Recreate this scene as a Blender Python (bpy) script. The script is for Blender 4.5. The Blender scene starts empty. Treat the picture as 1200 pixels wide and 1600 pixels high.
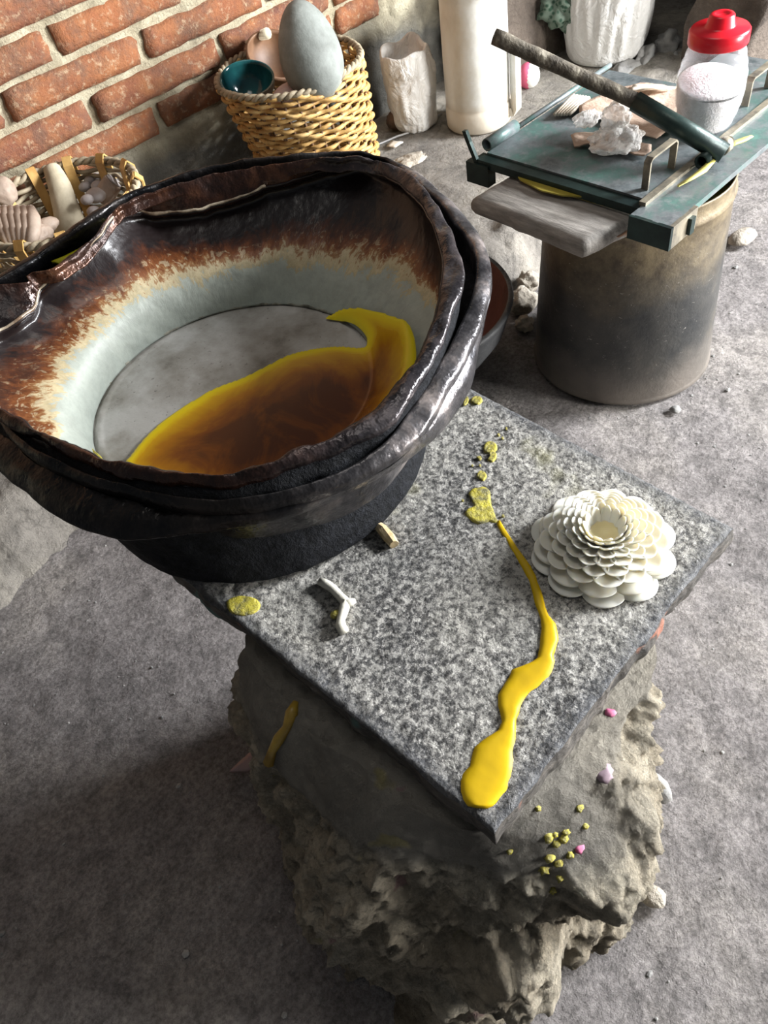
import bpy, math, random
import numpy as np
from mathutils import Vector, Matrix, noise

# ------------------------------------------------------------------ camera / world / light
S = 0.66                       # design unit -> metres
F = 1202.0; H = 1.30           # focal length in pixels of a 1200x1600 frame, eye height (design units)
nx, ny = 230.0, 1000.0         # where the plumb line vanishes, from the frame centre

def _basis():
    d = np.array([nx, -ny, -F]); d /= np.linalg.norm(d); up = -d
    fw = np.array([0, 0, -1.0]); y = fw - up * (fw @ up); y /= np.linalg.norm(y); x = np.cross(y, up)
    Bm = np.stack([x, y, up]); w = Bm @ np.array([2238, 1959, -F]); a = -math.atan2(w[1], w[0])
    return np.array([[math.cos(a), -math.sin(a), 0], [math.sin(a), math.cos(a), 0], [0, 0, 1]]) @ Bm
BM = _basis()

def at(px, py, z):
    """world point (design units) on the height z seen in the photo at px, py"""
    r = BM @ np.array([px - 600.0, 800.0 - py, -F]); t = (z - H) / r[2]
    return np.array([0, 0, H]) + r * t

def mpp(p):
    c = BM.T @ (np.array(p) - np.array([0, 0, H])); return -c[2] / F

sc = bpy.context.scene
cd = bpy.data.cameras.new('camera'); cam = bpy.data.objects.new('camera', cd); sc.collection.objects.link(cam)
cd.sensor_fit = 'VERTICAL'; cd.sensor_height = 24; cd.lens = F / 1600 * 24; cd.clip_start = 0.02
cam.matrix_world = Matrix.Translation((0, 0, H * S)) @ Matrix([list(r) for r in BM]).to_4x4()
sc.camera = cam

w = bpy.data.worlds.new('world'); sc.world = w; w.use_nodes = True
bg = w.node_tree.nodes['Background']; bg.inputs[0].default_value = (0.88, 0.93, 1.0, 1); bg.inputs[1].default_value = 0.115

def area(name, loc, target, sx, sy, power, col):
    l = bpy.data.lights.new(name, 'AREA'); l.shape = 'RECTANGLE'; l.size = sx * S; l.size_y = sy * S
    l.energy = power; l.color = col
    o = bpy.data.objects.new(name, l); sc.collection.objects.link(o)
    o.location = Vector(loc) * S
    o.rotation_euler = (Vector(target) - Vector(loc)).to_track_quat('-Z', 'Y').to_euler()
    return o
area('doorway_daylight', (3.7, -1.05, 1.75), (0.6, 0.7, 0.3), 1.0, 1.2, 225, (0.95, 0.97, 1.0))
area('stump_front_fill', (2.7, -2.4, 1.0), (0.3, 0.4, 0.25), 1.1, 0.9, 95, (1.0, 0.98, 0.95))  # unseen second lamp added to fill the front of the stump
area('overhead_fill', (1.0, 0.9, 3.4), (0.9, 1.2, 0.2), 1.2, 1.0, 6, (1.0, 0.95, 0.88))  # weak warm fill lamp added overhead, stands for no known opening

vs = sc.view_settings; vs.view_transform = 'Standard'; vs.look = 'None'; vs.gamma = 1.0
vs.use_curve_mapping = False; vs.exposure = 0.0

# ------------------------------------------------------------------ node helper
class Mt:
    def __init__(s, name, rough=0.7, metal=0.0):
        s.m = bpy.data.materials.new(name); s.m.use_nodes = True; s.t = s.m.node_tree
        s.b = s.t.nodes['Principled BSDF']; s.b.inputs['Roughness'].default_value = rough
        s.b.inputs['Metallic'].default_value = metal
        tc = s.t.nodes.new('ShaderNodeTexCoord'); mp = s.t.nodes.new('ShaderNodeMapping')
        mp.inputs['Scale'].default_value = (1 / S,) * 3
        s.t.links.new(tc.outputs['Object'], mp.inputs[0]); s.co = mp.outputs[0]; s.lastn = None
        s.uv = tc.outputs['UV']
    def n(s, t): return s.t.nodes.new(t)
    def l(s, a, b): s.t.links.new(a, b)
    def scaled(s, sc3, co=None):
        mp = s.n('ShaderNodeMapping'); mp.inputs['Scale'].default_value = sc3; s.l(co or s.co, mp.inputs[0]); return mp.outputs[0]
    def noise(s, scale, det=4, rough=0.55, co=None, dist=0):
        q = s.n('ShaderNodeTexNoise'); q.inputs['Scale'].default_value = scale; q.inputs['Detail'].default_value = det
        q.inputs['Roughness'].default_value = rough; q.inputs['Distortion'].default_value = dist
        s.l(co or s.co, q.inputs['Vector']); return q.outputs[0]
    def vor(s, scale, feat='F1', co=None, rnd=1):
        q = s.n('ShaderNodeTexVoronoi'); q.inputs['Scale'].default_value = scale; q.feature = feat
        q.inputs['Randomness'].default_value = rnd
        s.l(co or s.co, q.inputs['Vector']); return q.outputs['Distance']
    def ramp(s, fac, stops):
        q = s.n('ShaderNodeValToRGB'); cr = q.color_ramp
        while len(cr.elements) < len(stops): cr.elements.new(0.5)
        for e, (p, c) in zip(cr.elements, stops):
            e.position = p; e.color = (*(c if hasattr(c, '__len__') else (c, c, c)), 1)
        s.l(fac, q.inputs[0]); return q.outputs[0]
    def mix(s, fac, a, b, mode='MIX'):
        q = s.n('ShaderNodeMix'); q.data_type = 'RGBA'; q.blend_type = mode
        for v, i in ((fac, 0), (a, 6), (b, 7)):
            if isinstance(v, (int, float)): q.inputs[i].default_value = v if i == 0 else (v, v, v, 1)
            elif isinstance(v, tuple): q.inputs[i].default_value = (*v, 1)
            else: s.l(v, q.inputs[i])
        return q.outputs[2]
    def math(s, op, a, b=0.0):
        q = s.n('ShaderNodeMath'); q.operation = op
        for v, i in ((a, 0), (b, 1)):
            if isinstance(v, (int, float)): q.inputs[i].default_value = v
            else: s.l(v, q.inputs[i])
        return q.outputs[0]
    def sep(s, v):
        q = s.n('ShaderNodeSeparateXYZ'); s.l(v, q.inputs[0]); return q.outputs
    def attr(s, name):
        q = s.n('ShaderNodeAttribute'); q.attribute_name = name; return q.outputs['Fac']
    def oinfo(s): return s.n('ShaderNodeObjectInfo').outputs['Random']
    def bump(s, h, strength=0.5, dist=0.004):
        q = s.n('ShaderNodeBump'); q.inputs['Strength'].default_value = strength; q.inputs['Distance'].default_value = dist * S
        s.l(h, q.inputs['Height'])
        if s.lastn is not None: s.l(s.lastn, q.inputs['Normal'])
        s.lastn = q.outputs[0]; s.l(q.outputs[0], s.b.inputs['Normal']); return s
    def col(s, c):
        if isinstance(c, tuple): s.b.inputs['Base Color'].default_value = (*c, 1)
        else: s.l(c, s.b.inputs['Base Color'])
        return s
    def inp(s, k, v):
        if isinstance(v, (int, float)): s.b.inputs[k].default_value = v
        elif isinstance(v, tuple): s.b.inputs[k].default_value = v
        else: s.l(v, s.b.inputs[k])
        return s

def simple(name, c1, c2, scale=12, rough=0.7, metal=0.0, bs=0.3, bd=0.003, bscale=60, det=5):
    m = Mt(name, rough, metal)
    m.col(m.ramp(m.noise(scale, det, 0.6), [(0.35, c1), (0.65, c2)]))
    if bs: m.bump(m.noise(bscale, 4, 0.6), bs, bd)
    return m.m

# earth floor
m = Mt('earth_floor', 0.9)
a = m.noise(2.2, 6, 0.6); b_ = m.noise(22, 6, 0.7); v = m.vor(45)
c = m.ramp(a, [(0.3, (0.225, 0.205, 0.198)), (0.5, (0.315, 0.29, 0.28)), (0.7, (0.41, 0.375, 0.34))])
c = m.mix(0.85, c, m.ramp(b_, [(0.3, 0.45), (0.52, 1.0), (0.75, 1.35)]), 'MULTIPLY')
c = m.mix(0.55, c, m.ramp(m.noise(110, 4, 0.75), [(0.38, 0.35), (0.52, 1.0), (0.65, 1.5)]), 'MULTIPLY')
c = m.mix(m.ramp(m.noise(150, 2), [(0.70, 0.0), (0.76, 0.5)]), c, (0.55, 0.53, 0.5))
m.col(c)
m.bump(m.noise(11, 6, 0.68), 1.0, 0.035).bump(m.noise(60, 6, 0.75), 1.0, 0.013).bump(m.noise(190, 5, 0.75), 0.8, 0.005)
M_FLOOR = m.m
m = Mt('dried_mud', 0.92)
a = m.noise(3.0, 6, 0.6); b_ = m.noise(25, 6, 0.7)
c = m.ramp(a, [(0.3, (0.17, 0.155, 0.138)), (0.5, (0.30, 0.275, 0.24)), (0.68, (0.46, 0.42, 0.35))])
c = m.mix(0.7, c, m.ramp(b_, [(0.3, 0.5), (0.52, 1.0), (0.75, 1.3)]), 'MULTIPLY')
ck = m.ramp(m.vor(3.5, 'DISTANCE_TO_EDGE', co=m.mix(0.3, m.co, m.noise(5, 5))), [(0.0, 0.35), (0.02, 1.0)])
c = m.mix(0.4, c, ck, 'MULTIPLY')
m.col(c); m.bump(ck, 0.3, 0.008).bump(m.noise(14, 7, 0.72), 1.0, 0.03).bump(m.noise(80, 6, 0.75), 0.8, 0.010)
M_MUD = m.m
# wall
m = Mt('lime_mortar', 0.95)
c = m.ramp(m.noise(9, 6, 0.7), [(0.3, (0.30, 0.25, 0.16)), (0.5, (0.52, 0.46, 0.32)), (0.7, (0.72, 0.66, 0.48))])
z = m.sep(m.co)[2]
c = m.mix(m.ramp(m.math('ADD', z, m.math('MULTIPLY', m.noise(5, 5), 0.25)), [(0.44, 1.0), (0.56, 0.0)]), c,
          m.ramp(m.noise(6, 6, 0.65), [(0.3, (0.085, 0.083, 0.07)), (0.55, (0.17, 0.165, 0.145)), (0.75, (0.33, 0.31, 0.26))]))
m.col(c); m.bump(m.noise(38, 6, 0.75), 0.9, 0.02).bump(m.noise(140, 4, 0.7), 0.9, 0.006)
M_MORTAR = m.m
m = Mt('fired_brick', 0.85)
r = m.oinfo()
base = m.ramp(r, [(0.0, (0.18, 0.062, 0.030)), (0.35, (0.28, 0.095, 0.034)), (0.65, (0.11, 0.048, 0.034)), (1.0, (0.22, 0.075, 0.036))])
c = m.mix(m.ramp(m.noise(14, 7, 0.75), [(0.40, 0.0), (0.66, 0.9)]), base, (0.32, 0.13, 0.050))
c = m.mix(m.ramp(m.noise(8, 7, 0.75), [(0.46, 0.0), (0.62, 0.75)]), c, (0.13, 0.075, 0.05))
c = m.mix(m.ramp(m.noise(55, 5, 0.7), [(0.54, 0.0), (0.68, 0.75)]), c, (0.44, 0.32, 0.20))
m.col(c); m.bump(m.noise(30, 6, 0.7), 0.7, 0.012).bump(m.noise(160, 4, 0.7), 0.6, 0.004)
M_BRICK = m.m
m = Mt('adobe_dark', 0.95)
m.col(m.ramp(m.noise(7, 6, 0.7), [(0.3, (0.05, 0.038, 0.03)), (0.55, (0.12, 0.095, 0.075)), (0.75, (0.22, 0.18, 0.145))]))
m.bump(m.noise(16, 6, 0.7), 0.8, 0.03).bump(m.noise(70, 5, 0.7), 0.6, 0.008)
M_ADOBE = m.m
# slab basalt
m = Mt('pitted_basalt', 0.62)
dust = m.ramp(m.noise(4.2, 5, 0.6), [(0.40, 0.1), (0.60, 0.9)])
gr = m.noise(135, 5, 0.78)
c = m.ramp(gr, [(0.41, (0.03, 0.03, 0.032)), (0.49, (0.16, 0.157, 0.152)), (0.57, (0.62, 0.60, 0.56))])
c = m.mix(dust, c, m.ramp(gr, [(0.38, (0.12, 0.115, 0.105)), (0.54, (0.74, 0.71, 0.64))]))
yl = m.ramp(m.noise(7.5, 3), [(0.66, 0.0), (0.74, 0.5)])
c = m.mix(yl, c, (0.32, 0.30, 0.10))
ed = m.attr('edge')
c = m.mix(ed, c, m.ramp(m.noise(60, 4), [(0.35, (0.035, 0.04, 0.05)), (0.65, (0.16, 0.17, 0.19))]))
m.col(c)
m.bump(m.vor(85), 0.9, 0.008).bump(gr, 1.0, 0.018).bump(m.noise(280, 3, 0.7), 1.0, 0.006)
M_SLAB = m.m
m = Mt('slab_side', 0.7)
c = m.ramp(m.noise(30, 5, 0.7, co=m.scaled((1, 1, 4))), [(0.35, (0.03, 0.026, 0.022)), (0.6, (0.10, 0.088, 0.075)), (0.75, (0.25, 0.22, 0.18))])
c = m.mix(m.ramp(m.noise(8, 3), [(0.62, 0.0), (0.66, 0.6)]), c, (0.08, 0.20, 0.18))
c = m.mix(m.ramp(m.noise(9.5, 3, co=m.scaled((1.3, 1, 1.1))), [(0.66, 0.0), (0.69, 0.6)]), c, (0.45, 0.16, 0.09))
m.col(c); m.bump(m.noise(60, 5, 0.7, co=m.scaled((1, 1, 3))), 0.9, 0.008)
M_SLABSIDE = m.m
# stump of rubble and mortar
m = Mt('rubble_concrete', 0.88)
a = m.noise(5, 6, 0.65); b_ = m.noise(34, 6, 0.75)
c = m.ramp(a, [(0.3, (0.30, 0.24, 0.16)), (0.5, (0.60, 0.52, 0.39)), (0.7, (0.80, 0.73, 0.58))])
c = m.mix(0.85, c, m.ramp(b_, [(0.32, 0.35), (0.52, 1.0), (0.72, 1.35)]), 'MULTIPLY')
sm = m.attr('smooth')
c = m.mix(sm, c, m.ramp(m.noise(7, 6, 0.6), [(0.35, (0.25, 0.23, 0.195)), (0.65, (0.46, 0.425, 0.36))]))
c = m.mix(m.ramp(m.noise(11, 3, 0.5, co=m.scaled((1, 1, 1.3))), [(0.68, 0.0), (0.72, 0.55)]), c, (0.60, 0.52, 0.16))
c = m.mix(m.ramp(m.noise(13, 3, 0.5, co=m.scaled((1.2, 1.1, 1))), [(0.71, 0.0), (0.74, 0.5)]), c, (0.45, 0.16, 0.22))
m.col(c)
m.bump(m.noise(26, 8, 0.8), 1.0, 0.05).bump(m.vor(48), 0.9, 0.018).bump(m.noise(100, 6, 0.8), 1.0, 0.022)
M_RUBBLE = m.m
M_STONE = simple('grey_field_stone', (0.17, 0.17, 0.165), (0.34, 0.33, 0.31), 8, 0.85, 0, 0.6, 0.01, 40)
M_STONEL = simple('pale_rubble', (0.22, 0.19, 0.15), (0.52, 0.47, 0.39), 9, 0.9, 0, 0.8, 0.012, 45)
# pot
m = Mt('sooty_metal', 0.75, 0.0)
g = m.noise(90, 5, 0.75)
m.col(m.ramp(g, [(0.4, (0.003, 0.0035, 0.0045)), (0.6, (0.010, 0.011, 0.014)), (0.8, (0.035, 0.038, 0.046))]))
m.inp('Specular IOR Level', 0.18)
m.bump(g, 0.9, 0.007)
M_SOOT = m.m
m = Mt('burnt_rim_metal', 0.22, 0.45)
g = m.noise(11, 5, 0.65)
c = m.ramp(g, [(0.34, (0.010, 0.007, 0.007)), (0.5, (0.035, 0.015, 0.010)), (0.64, (0.10, 0.042, 0.022)), (0.76, (0.34, 0.24, 0.17))])
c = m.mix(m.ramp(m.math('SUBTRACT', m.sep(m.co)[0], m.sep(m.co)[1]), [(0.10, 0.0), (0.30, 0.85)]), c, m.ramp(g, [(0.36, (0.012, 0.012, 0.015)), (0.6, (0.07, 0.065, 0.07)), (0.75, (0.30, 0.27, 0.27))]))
m.col(c); m.inp('Roughness', m.ramp(m.noise(25, 4), [(0.35, 0.16), (0.65, 0.42)]))
m.bump(m.noise(18, 4, 0.6), 0.5, 0.016).bump(m.noise(55, 4, 0.6), 0.3, 0.006)
M_RIM = m.m
m = Mt('black_lacquered_rim', 0.25, 0.6)
g = m.noise(9, 5, 0.65)
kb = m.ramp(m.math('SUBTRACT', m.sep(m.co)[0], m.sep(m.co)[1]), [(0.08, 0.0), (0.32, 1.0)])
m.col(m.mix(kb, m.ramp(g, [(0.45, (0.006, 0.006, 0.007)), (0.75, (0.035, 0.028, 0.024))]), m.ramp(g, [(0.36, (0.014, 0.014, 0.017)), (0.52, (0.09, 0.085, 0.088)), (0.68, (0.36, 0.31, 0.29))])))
m.inp('Roughness', m.ramp(m.noise(25, 4), [(0.35, 0.18), (0.65, 0.5)]))
m.bump(m.noise(16, 4, 0.6), 0.5, 0.014).bump(m.noise(60, 4, 0.6), 0.3, 0.005)
M_RIMB = m.m
# inside wall of the pan: UV.x runs round, UV.y runs up the wall
m = Mt('stained_shaded_pan_wall', 0.42)
u, vv = m.sep(m.uv)[0], m.sep(m.uv)[1]
st = m.noise(1.0, 6, 0.75, co=m.scaled((46, 2.6, 1), m.uv), dist=0.6)
st2 = m.noise(1.0, 5, 0.7, co=m.scaled((5, 1.4, 1), m.uv))
st3 = m.noise(1.0, 7, 0.8, co=m.scaled((120, 7, 1), m.uv), dist=1.2)
lv = m.math('ADD', vv, m.math('ADD', m.math('MULTIPLY', m.math('SUBTRACT', st, 0.5), 0.5), m.math('ADD', m.math('MULTIPLY', m.math('SUBTRACT', st3, 0.5), 0.34), m.math('MULTIPLY', m.math('SUBTRACT', st2, 0.5), 0.35))))
cx_ = m.sep(m.co); lv = m.math('ADD', lv, m.math('MULTIPLY', m.ramp(m.math('ADD', cx_[0], m.math('MULTIPLY', cx_[1], 0.5)), [(0.14, 0.0), (0.36, 1.0)]), 0.13))  # darker towards right and back: char and shade both put into the colour
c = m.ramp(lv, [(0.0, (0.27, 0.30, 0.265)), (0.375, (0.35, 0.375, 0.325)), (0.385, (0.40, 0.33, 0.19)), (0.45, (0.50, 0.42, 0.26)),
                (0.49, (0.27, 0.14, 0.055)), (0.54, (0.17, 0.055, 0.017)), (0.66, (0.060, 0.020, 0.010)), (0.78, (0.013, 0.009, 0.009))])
c = m.mix(m.math('MULTIPLY', m.ramp(m.noise(1.0, 4, 0.6, co=m.scaled((150, 14, 1), m.uv), dist=1.0), [(0.56, 0.0), (0.60, 0.8)]), m.ramp(lv, [(0.40, 0.0), (0.45, 1.0), (0.60, 0.4), (0.68, 0.0)])), c, (0.50, 0.43, 0.28))
c = m.mix(0.4, c, m.ramp(m.noise(40, 6, 0.7), [(0.3, 0.6), (0.6, 1.15)]), 'MULTIPLY')
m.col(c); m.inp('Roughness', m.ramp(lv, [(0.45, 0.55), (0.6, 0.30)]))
m.bump(st, 0.25, 0.006).bump(m.noise(14, 3), 0.3, 0.02)
M_PANWALL = m.m
m = Mt('cloudy_pan_bottom', 0.6)
c = m.ramp(m.noise(6.5, 6, 0.62), [(0.34, (0.11, 0.095, 0.075)), (0.46, (0.27, 0.255, 0.225)), (0.6, (0.42, 0.41, 0.385))])
c = m.mix(m.ramp(m.noise(160, 3), [(0.28, 0.6), (0.34, 0.0)]), c, (0.05, 0.045, 0.04))
m.col(c); m.bump(m.noise(20, 4), 0.2, 0.01)
M_PANBOT = m.m
m = Mt('melted_amber_wax', 0.08)
t = m.attr('depth'); tt = m.math('ADD', t, m.math('MULTIPLY', m.math('SUBTRACT', m.noise(7, 6, 0.65, dist=2.2), 0.5), m.math('MULTIPLY', t, 1.5)))
c = m.ramp(tt, [(0.0, (0.68, 0.56, 0.005)), (0.12, (0.66, 0.48, 0.004)), (0.22, (0.50, 0.27, 0.003)), (0.42, (0.32, 0.125, 0.003)), (0.72, (0.16, 0.045, 0.003)), (1.0, (0.07, 0.018, 0.003))])
m.col(c); m.inp('Roughness', m.ramp(t, [(0.1, 0.38), (0.25, 0.2)])); m.inp('Specular IOR Level', 0.35)
M_POOL = m.m
m = Mt('set_yellow_wax', 0.42)
t = m.attr('depth')
m.col(m.mix(m.ramp(m.noise(9, 4), [(0.4, 0.0), (0.65, 0.45)]), (0.56, 0.365, 0.003), (0.42, 0.27, 0.004)))
m.inp('Specular IOR Level', 0.25); m.inp('Subsurface Weight', 0.05); m.inp('Subsurface Radius', (0.01, 0.006, 0.001)); m.inp('Subsurface Scale', 0.5)
m.bump(m.noise(30, 3), 0.12, 0.004)
M_YWAX = m.m
m = Mt('thin_yellow_wax', 0.35)
m.col(m.ramp(m.noise(60, 5, 0.7), [(0.38, (0.14, 0.13, 0.05)), (0.5, (0.38, 0.33, 0.05)), (0.66, (0.60, 0.52, 0.05))]))
m.bump(m.noise(110, 5, 0.75), 0.8, 0.006)
M_TWAX = m.m
m = Mt('ivory_wax', 0.38)
m.col((0.70, 0.67, 0.575)); m.inp('Subsurface Weight', 0.45); m.inp('Subsurface Radius', (0.012, 0.009, 0.005)); m.inp('Subsurface Scale', 0.7)
M_IVORY = m.m
m = Mt('ivory_wax_deep', 0.38)
m.col((0.74, 0.64, 0.36)); m.inp('Subsurface Weight', 0.45); m.inp('Subsurface Radius', (0.012, 0.009, 0.005)); m.inp('Subsurface Scale', 0.7)
M_IVORYD = m.m
M_CHIP = simple('tan_wax', (0.36, 0.24, 0.09), (0.66, 0.54, 0.34), 30, 0.5, 0, 0.5, 0.005, 80)
M_CREAM = simple('greyish_wax', (0.42, 0.40, 0.33), (0.62, 0.60, 0.52), 20, 0.45, 0, 0.3, 0.004, 60)
# drum
m = Mt('scuffed_drum_metal', 0.5, 0.25)
z = m.sep(m.co)[2]
c = m.ramp(m.noise(6, 6, 0.65), [(0.35, (0.022, 0.024, 0.026)), (0.6, (0.062, 0.060, 0.055)), (0.78, (0.15, 0.125, 0.09))])
c = m.mix(m.ramp(m.math('ADD', z, m.math('MULTIPLY', m.noise(5, 5), 0.3)), [(0.40, 0.0), (0.60, 0.85)]), c,
          m.ramp(m.noise(26, 6, 0.7), [(0.35, (0.11, 0.08, 0.045)), (0.65, (0.30, 0.235, 0.135))]))
c = m.mix(m.ramp(m.noise(60, 3, 0.6, co=m.scaled((1, 1, 2.5)), dist=2), [(0.68, 0.0), (0.72, 0.6)]), c, (0.42, 0.40, 0.36))
c = m.mix(m.ramp(m.math('ADD', z, m.math('MULTIPLY', m.noise(9, 5), 0.16)), [(0.08, 0.75), (0.22, 0.0)]), c, (0.23, 0.20, 0.17))
m.col(c); m.bump(m.noise(50, 5, 0.7), 0.4, 0.004)
M_DRUM = m.m
m = Mt('worn_green_steel', 0.42, 0.25)
c = m.ramp(m.noise(13, 7, 0.72), [(0.32, (0.07, 0.09, 0.095)), (0.47, (0.17, 0.19, 0.195)), (0.58, (0.10, 0.175, 0.16)), (0.72, (0.12, 0.25, 0.21))])
c = m.mix(m.ramp(m.noise(40, 6, 0.75), [(0.52, 0.0), (0.7, 0.8)]), c, (0.27, 0.28, 0.285))
m.col(c); m.bump(m.noise(50, 5), 0.25, 0.003)
M_GREEN = m.m
M_DSTEEL = simple('dark_green_pipe', (0.012, 0.022, 0.022), (0.03, 0.055, 0.048), 14, 0.38, 0.4, 0.2, 0.003, 60)
M_WORN = simple('worn_strap_steel', (0.12, 0.11, 0.09), (0.34, 0.30, 0.22), 25, 0.5, 0.4, 0.3, 0.003, 60)
m = Mt('barky_stick', 0.8)
c = m.ramp(m.noise(26, 6, 0.7), [(0.35, (0.05, 0.042, 0.032)), (0.55, (0.14, 0.12, 0.09)), (0.7, (0.40, 0.37, 0.29))])
m.col(c); m.bump(m.noise(50, 5), 0.8, 0.008)
M_STICK = m.m
m = Mt('grey_plank_wood', 0.75)
g = m.noise(9, 6, 0.7, co=m.scaled((6, 1, 6)))
m.col(m.ramp(g, [(0.32, (0.13, 0.12, 0.105)), (0.55, (0.27, 0.25, 0.225)), (0.7, (0.42, 0.39, 0.345))])); m.bump(g, 0.5, 0.006)
M_PLANK = m.m
M_CARD = simple('torn_cardboard', (0.36, 0.25, 0.18), (0.60, 0.46, 0.36), 18, 0.85, 0, 0.6, 0.008, 35)
M_CARDL = simple('corrugated_edge', (0.50, 0.43, 0.33), (0.72, 0.65, 0.54), 18, 0.85, 0, 0.4, 0.004, 60)
M_BARK = simple('brown_splinter', (0.16, 0.085, 0.05), (0.42, 0.24, 0.14), 26, 0.8, 0, 0.7, 0.008, 50)
def plastic(name, col, tr, rough=0.28, bs=0.5):
    m = Mt(name, rough); m.col(col)
    if tr:
        lw = m.n('ShaderNodeLayerWeight'); lw.inputs[0].default_value = 0.4
        m.inp('Alpha', m.ramp(lw.outputs['Facing'], [(0.0, 1 - tr), (0.5, 1 - tr * .7), (1.0, 1.0)]))
    m.inp('Subsurface Weight', .3); m.inp('Subsurface Radius', (.02, .02, .02))
    m.bump(m.noise(14, 4, 0.6, dist=2.0), bs, 0.03)
    return m.m
M_BAG = plastic('white_bag_film', (0.74, 0.73, 0.70), 0.0, 0.32, 0.45)
M_BAGT = plastic('clear_bag_film', (0.86, 0.84, 0.80), 0.6, 0.13, 0.8)
m = Mt('milky_bucket_plastic', 0.4)
z = m.sep(m.co)[2]
c = m.mix(m.ramp(m.noise(10, 6, 0.7), [(0.45, 0.0), (0.75, 0.6)]), (0.68, 0.68, 0.64), (0.50, 0.46, 0.37))
c = m.mix(m.ramp(z, [(0.07, 0.6), (0.10, 0.0)]), c, (0.52, 0.44, 0.33))
m.col(c); m.inp('Subsurface Weight', 0.4); m.inp('Subsurface Radius', (0.05, 0.05, 0.045)); m.bump(m.noise(12, 3), 0.15, 0.02)
M_BUCKET = m.m
m = Mt('clear_jar_plastic', 0.08); m.col((0.85, 0.85, 0.88))
lw = m.n('ShaderNodeLayerWeight'); lw.inputs[0].default_value = 0.35
m.inp('Alpha', m.ramp(lw.outputs['Facing'], [(0.0, 0.05), (0.6, 0.13), (1.0, 0.6)])); m.inp('Specular IOR Level', 0.8)
M_CLEAR = m.m
m = Mt('red_lid_plastic', 0.28); m.col((0.72, 0.012, 0.025)); M_RED = m.m
m = Mt('white_salt', 0.9); m.col(m.ramp(m.noise(40, 4), [(0.3, (0.66, 0.63, 0.62)), (0.6, (0.88, 0.86, 0.88))])); m.bump(m.noise(200, 3), 0.6, 0.004); M_SALT = m.m
m = Mt('woven_cane', 0.55)
c = m.ramp(m.noise(18, 5, 0.7), [(0.3, (0.26, 0.13, 0.035)), (0.5, (0.56, 0.34, 0.11)), (0.7, (0.72, 0.52, 0.24))])
c = m.mix(m.ramp(m.noise(70, 4), [(0.6, 0.0), (0.75, 0.6)]), c, (0.16, 0.08, 0.03))
m.col(c); m.bump(m.noise(90, 3, co=m.scaled((1, 1, 5))), 0.4, 0.003); M_CANE = m.m
M_CANED = simple('dark_stake_cane', (0.06, 0.03, 0.015), (0.20, 0.11, 0.05), 20, 0.65, 0, 0.4, 0.004, 60)
M_CANEG = simple('weathered_cane', (0.20, 0.16, 0.10), (0.42, 0.35, 0.24), 20, 0.7, 0, 0.4, 0.004, 60)
M_STRAP = simple('golden_cane_strap', (0.45, 0.25, 0.07), (0.70, 0.46, 0.17), 12, 0.5, 0, 0.3, 0.003, 60)
m = Mt('grey_green_clay', 0.7)
c = m.ramp(m.noise(9, 6, 0.65), [(0.32, (0.13, 0.14, 0.125)), (0.55, (0.235, 0.255, 0.235)), (0.72, (0.36, 0.375, 0.345))])
m.col(c); m.bump(m.noise(60, 5, 0.7), 0.3, 0.004); M_CLAY = m.m
M_TEAL = simple('teal_glaze', (0.008, 0.045, 0.055), (0.02, 0.12, 0.12), 10, 0.12, 0, 0.15, 0.003, 30)
M_GOURD = simple('brown_gourd', (0.10, 0.05, 0.025), (0.24, 0.13, 0.07), 8, 0.55, 0, 0.2, 0.003, 40)
M_PINKST = simple('pinkish_stone', (0.36, 0.26, 0.24), (0.56, 0.45, 0.41), 10, 0.75, 0, 0.4, 0.004, 50)
M_TERRA = simple('grey_brown_clay', (0.22, 0.16, 0.12), (0.42, 0.33, 0.26), 10, 0.65, 0, 0.4, 0.004, 60)
M_TERRAG = simple('mauve_grey_clay', (0.24, 0.21, 0.20), (0.42, 0.38, 0.36), 10, 0.7, 0, 0.3, 0.004, 60)
M_PALEWOOD = simple('pale_wax_crusted_wood', (0.34, 0.29, 0.20), (0.62, 0.55, 0.40), 10, 0.7, 0, 0.3, 0.004, 50)
M_BLACKCLAY = simple('black_clay', (0.028, 0.030, 0.033), (0.085, 0.088, 0.092), 10, 0.6, 0, 0.6, 0.006, 60)
M_RUSTIN = simple('reddish_clay_inside', (0.06, 0.020, 0.016), (0.13, 0.045, 0.035), 8, 0.6, 0, 0.4, 0.005, 40)
M_PINK = simple('pink_rubber', (0.80, 0.13, 0.24), (0.90, 0.20, 0.34), 10, 0.45, 0, 0)
M_PALE = simple('pale_rubber', (0.60, 0.58, 0.52), (0.74, 0.72, 0.66), 10, 0.5, 0, 0)
M_CABLE = simple('grey_cable', (0.20, 0.20, 0.20), (0.34, 0.34, 0.33), 10, 0.5, 0, 0)
M_COCO = simple('brown_husk', (0.07, 0.045, 0.03), (0.19, 0.12, 0.08), 12, 0.7, 0, 0.6, 0.006, 50)
M_SHARD = simple('rose_shard', (0.34, 0.22, 0.20), (0.46, 0.32, 0.29), 8, 0.6, 0, 0.3, 0.004, 60)
M_MAUVE = simple('mauve_wax', (0.20, 0.14, 0.17), (0.30, 0.22, 0.25), 30, 0.6, 0, 0.2, 0.003, 60)
M_MAGENTA = simple('magenta_wax', (0.40, 0.08, 0.18), (0.50, 0.16, 0.26), 30, 0.6, 0, 0.2, 0.003, 60)
m = Mt('green_leaf_print', 0.6); m.col(m.ramp(m.vor(60), [(0.25, (0.02, 0.07, 0.04)), (0.5, (0.16, 0.22, 0.17))])); M_GREENSTUFF = m.m

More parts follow.
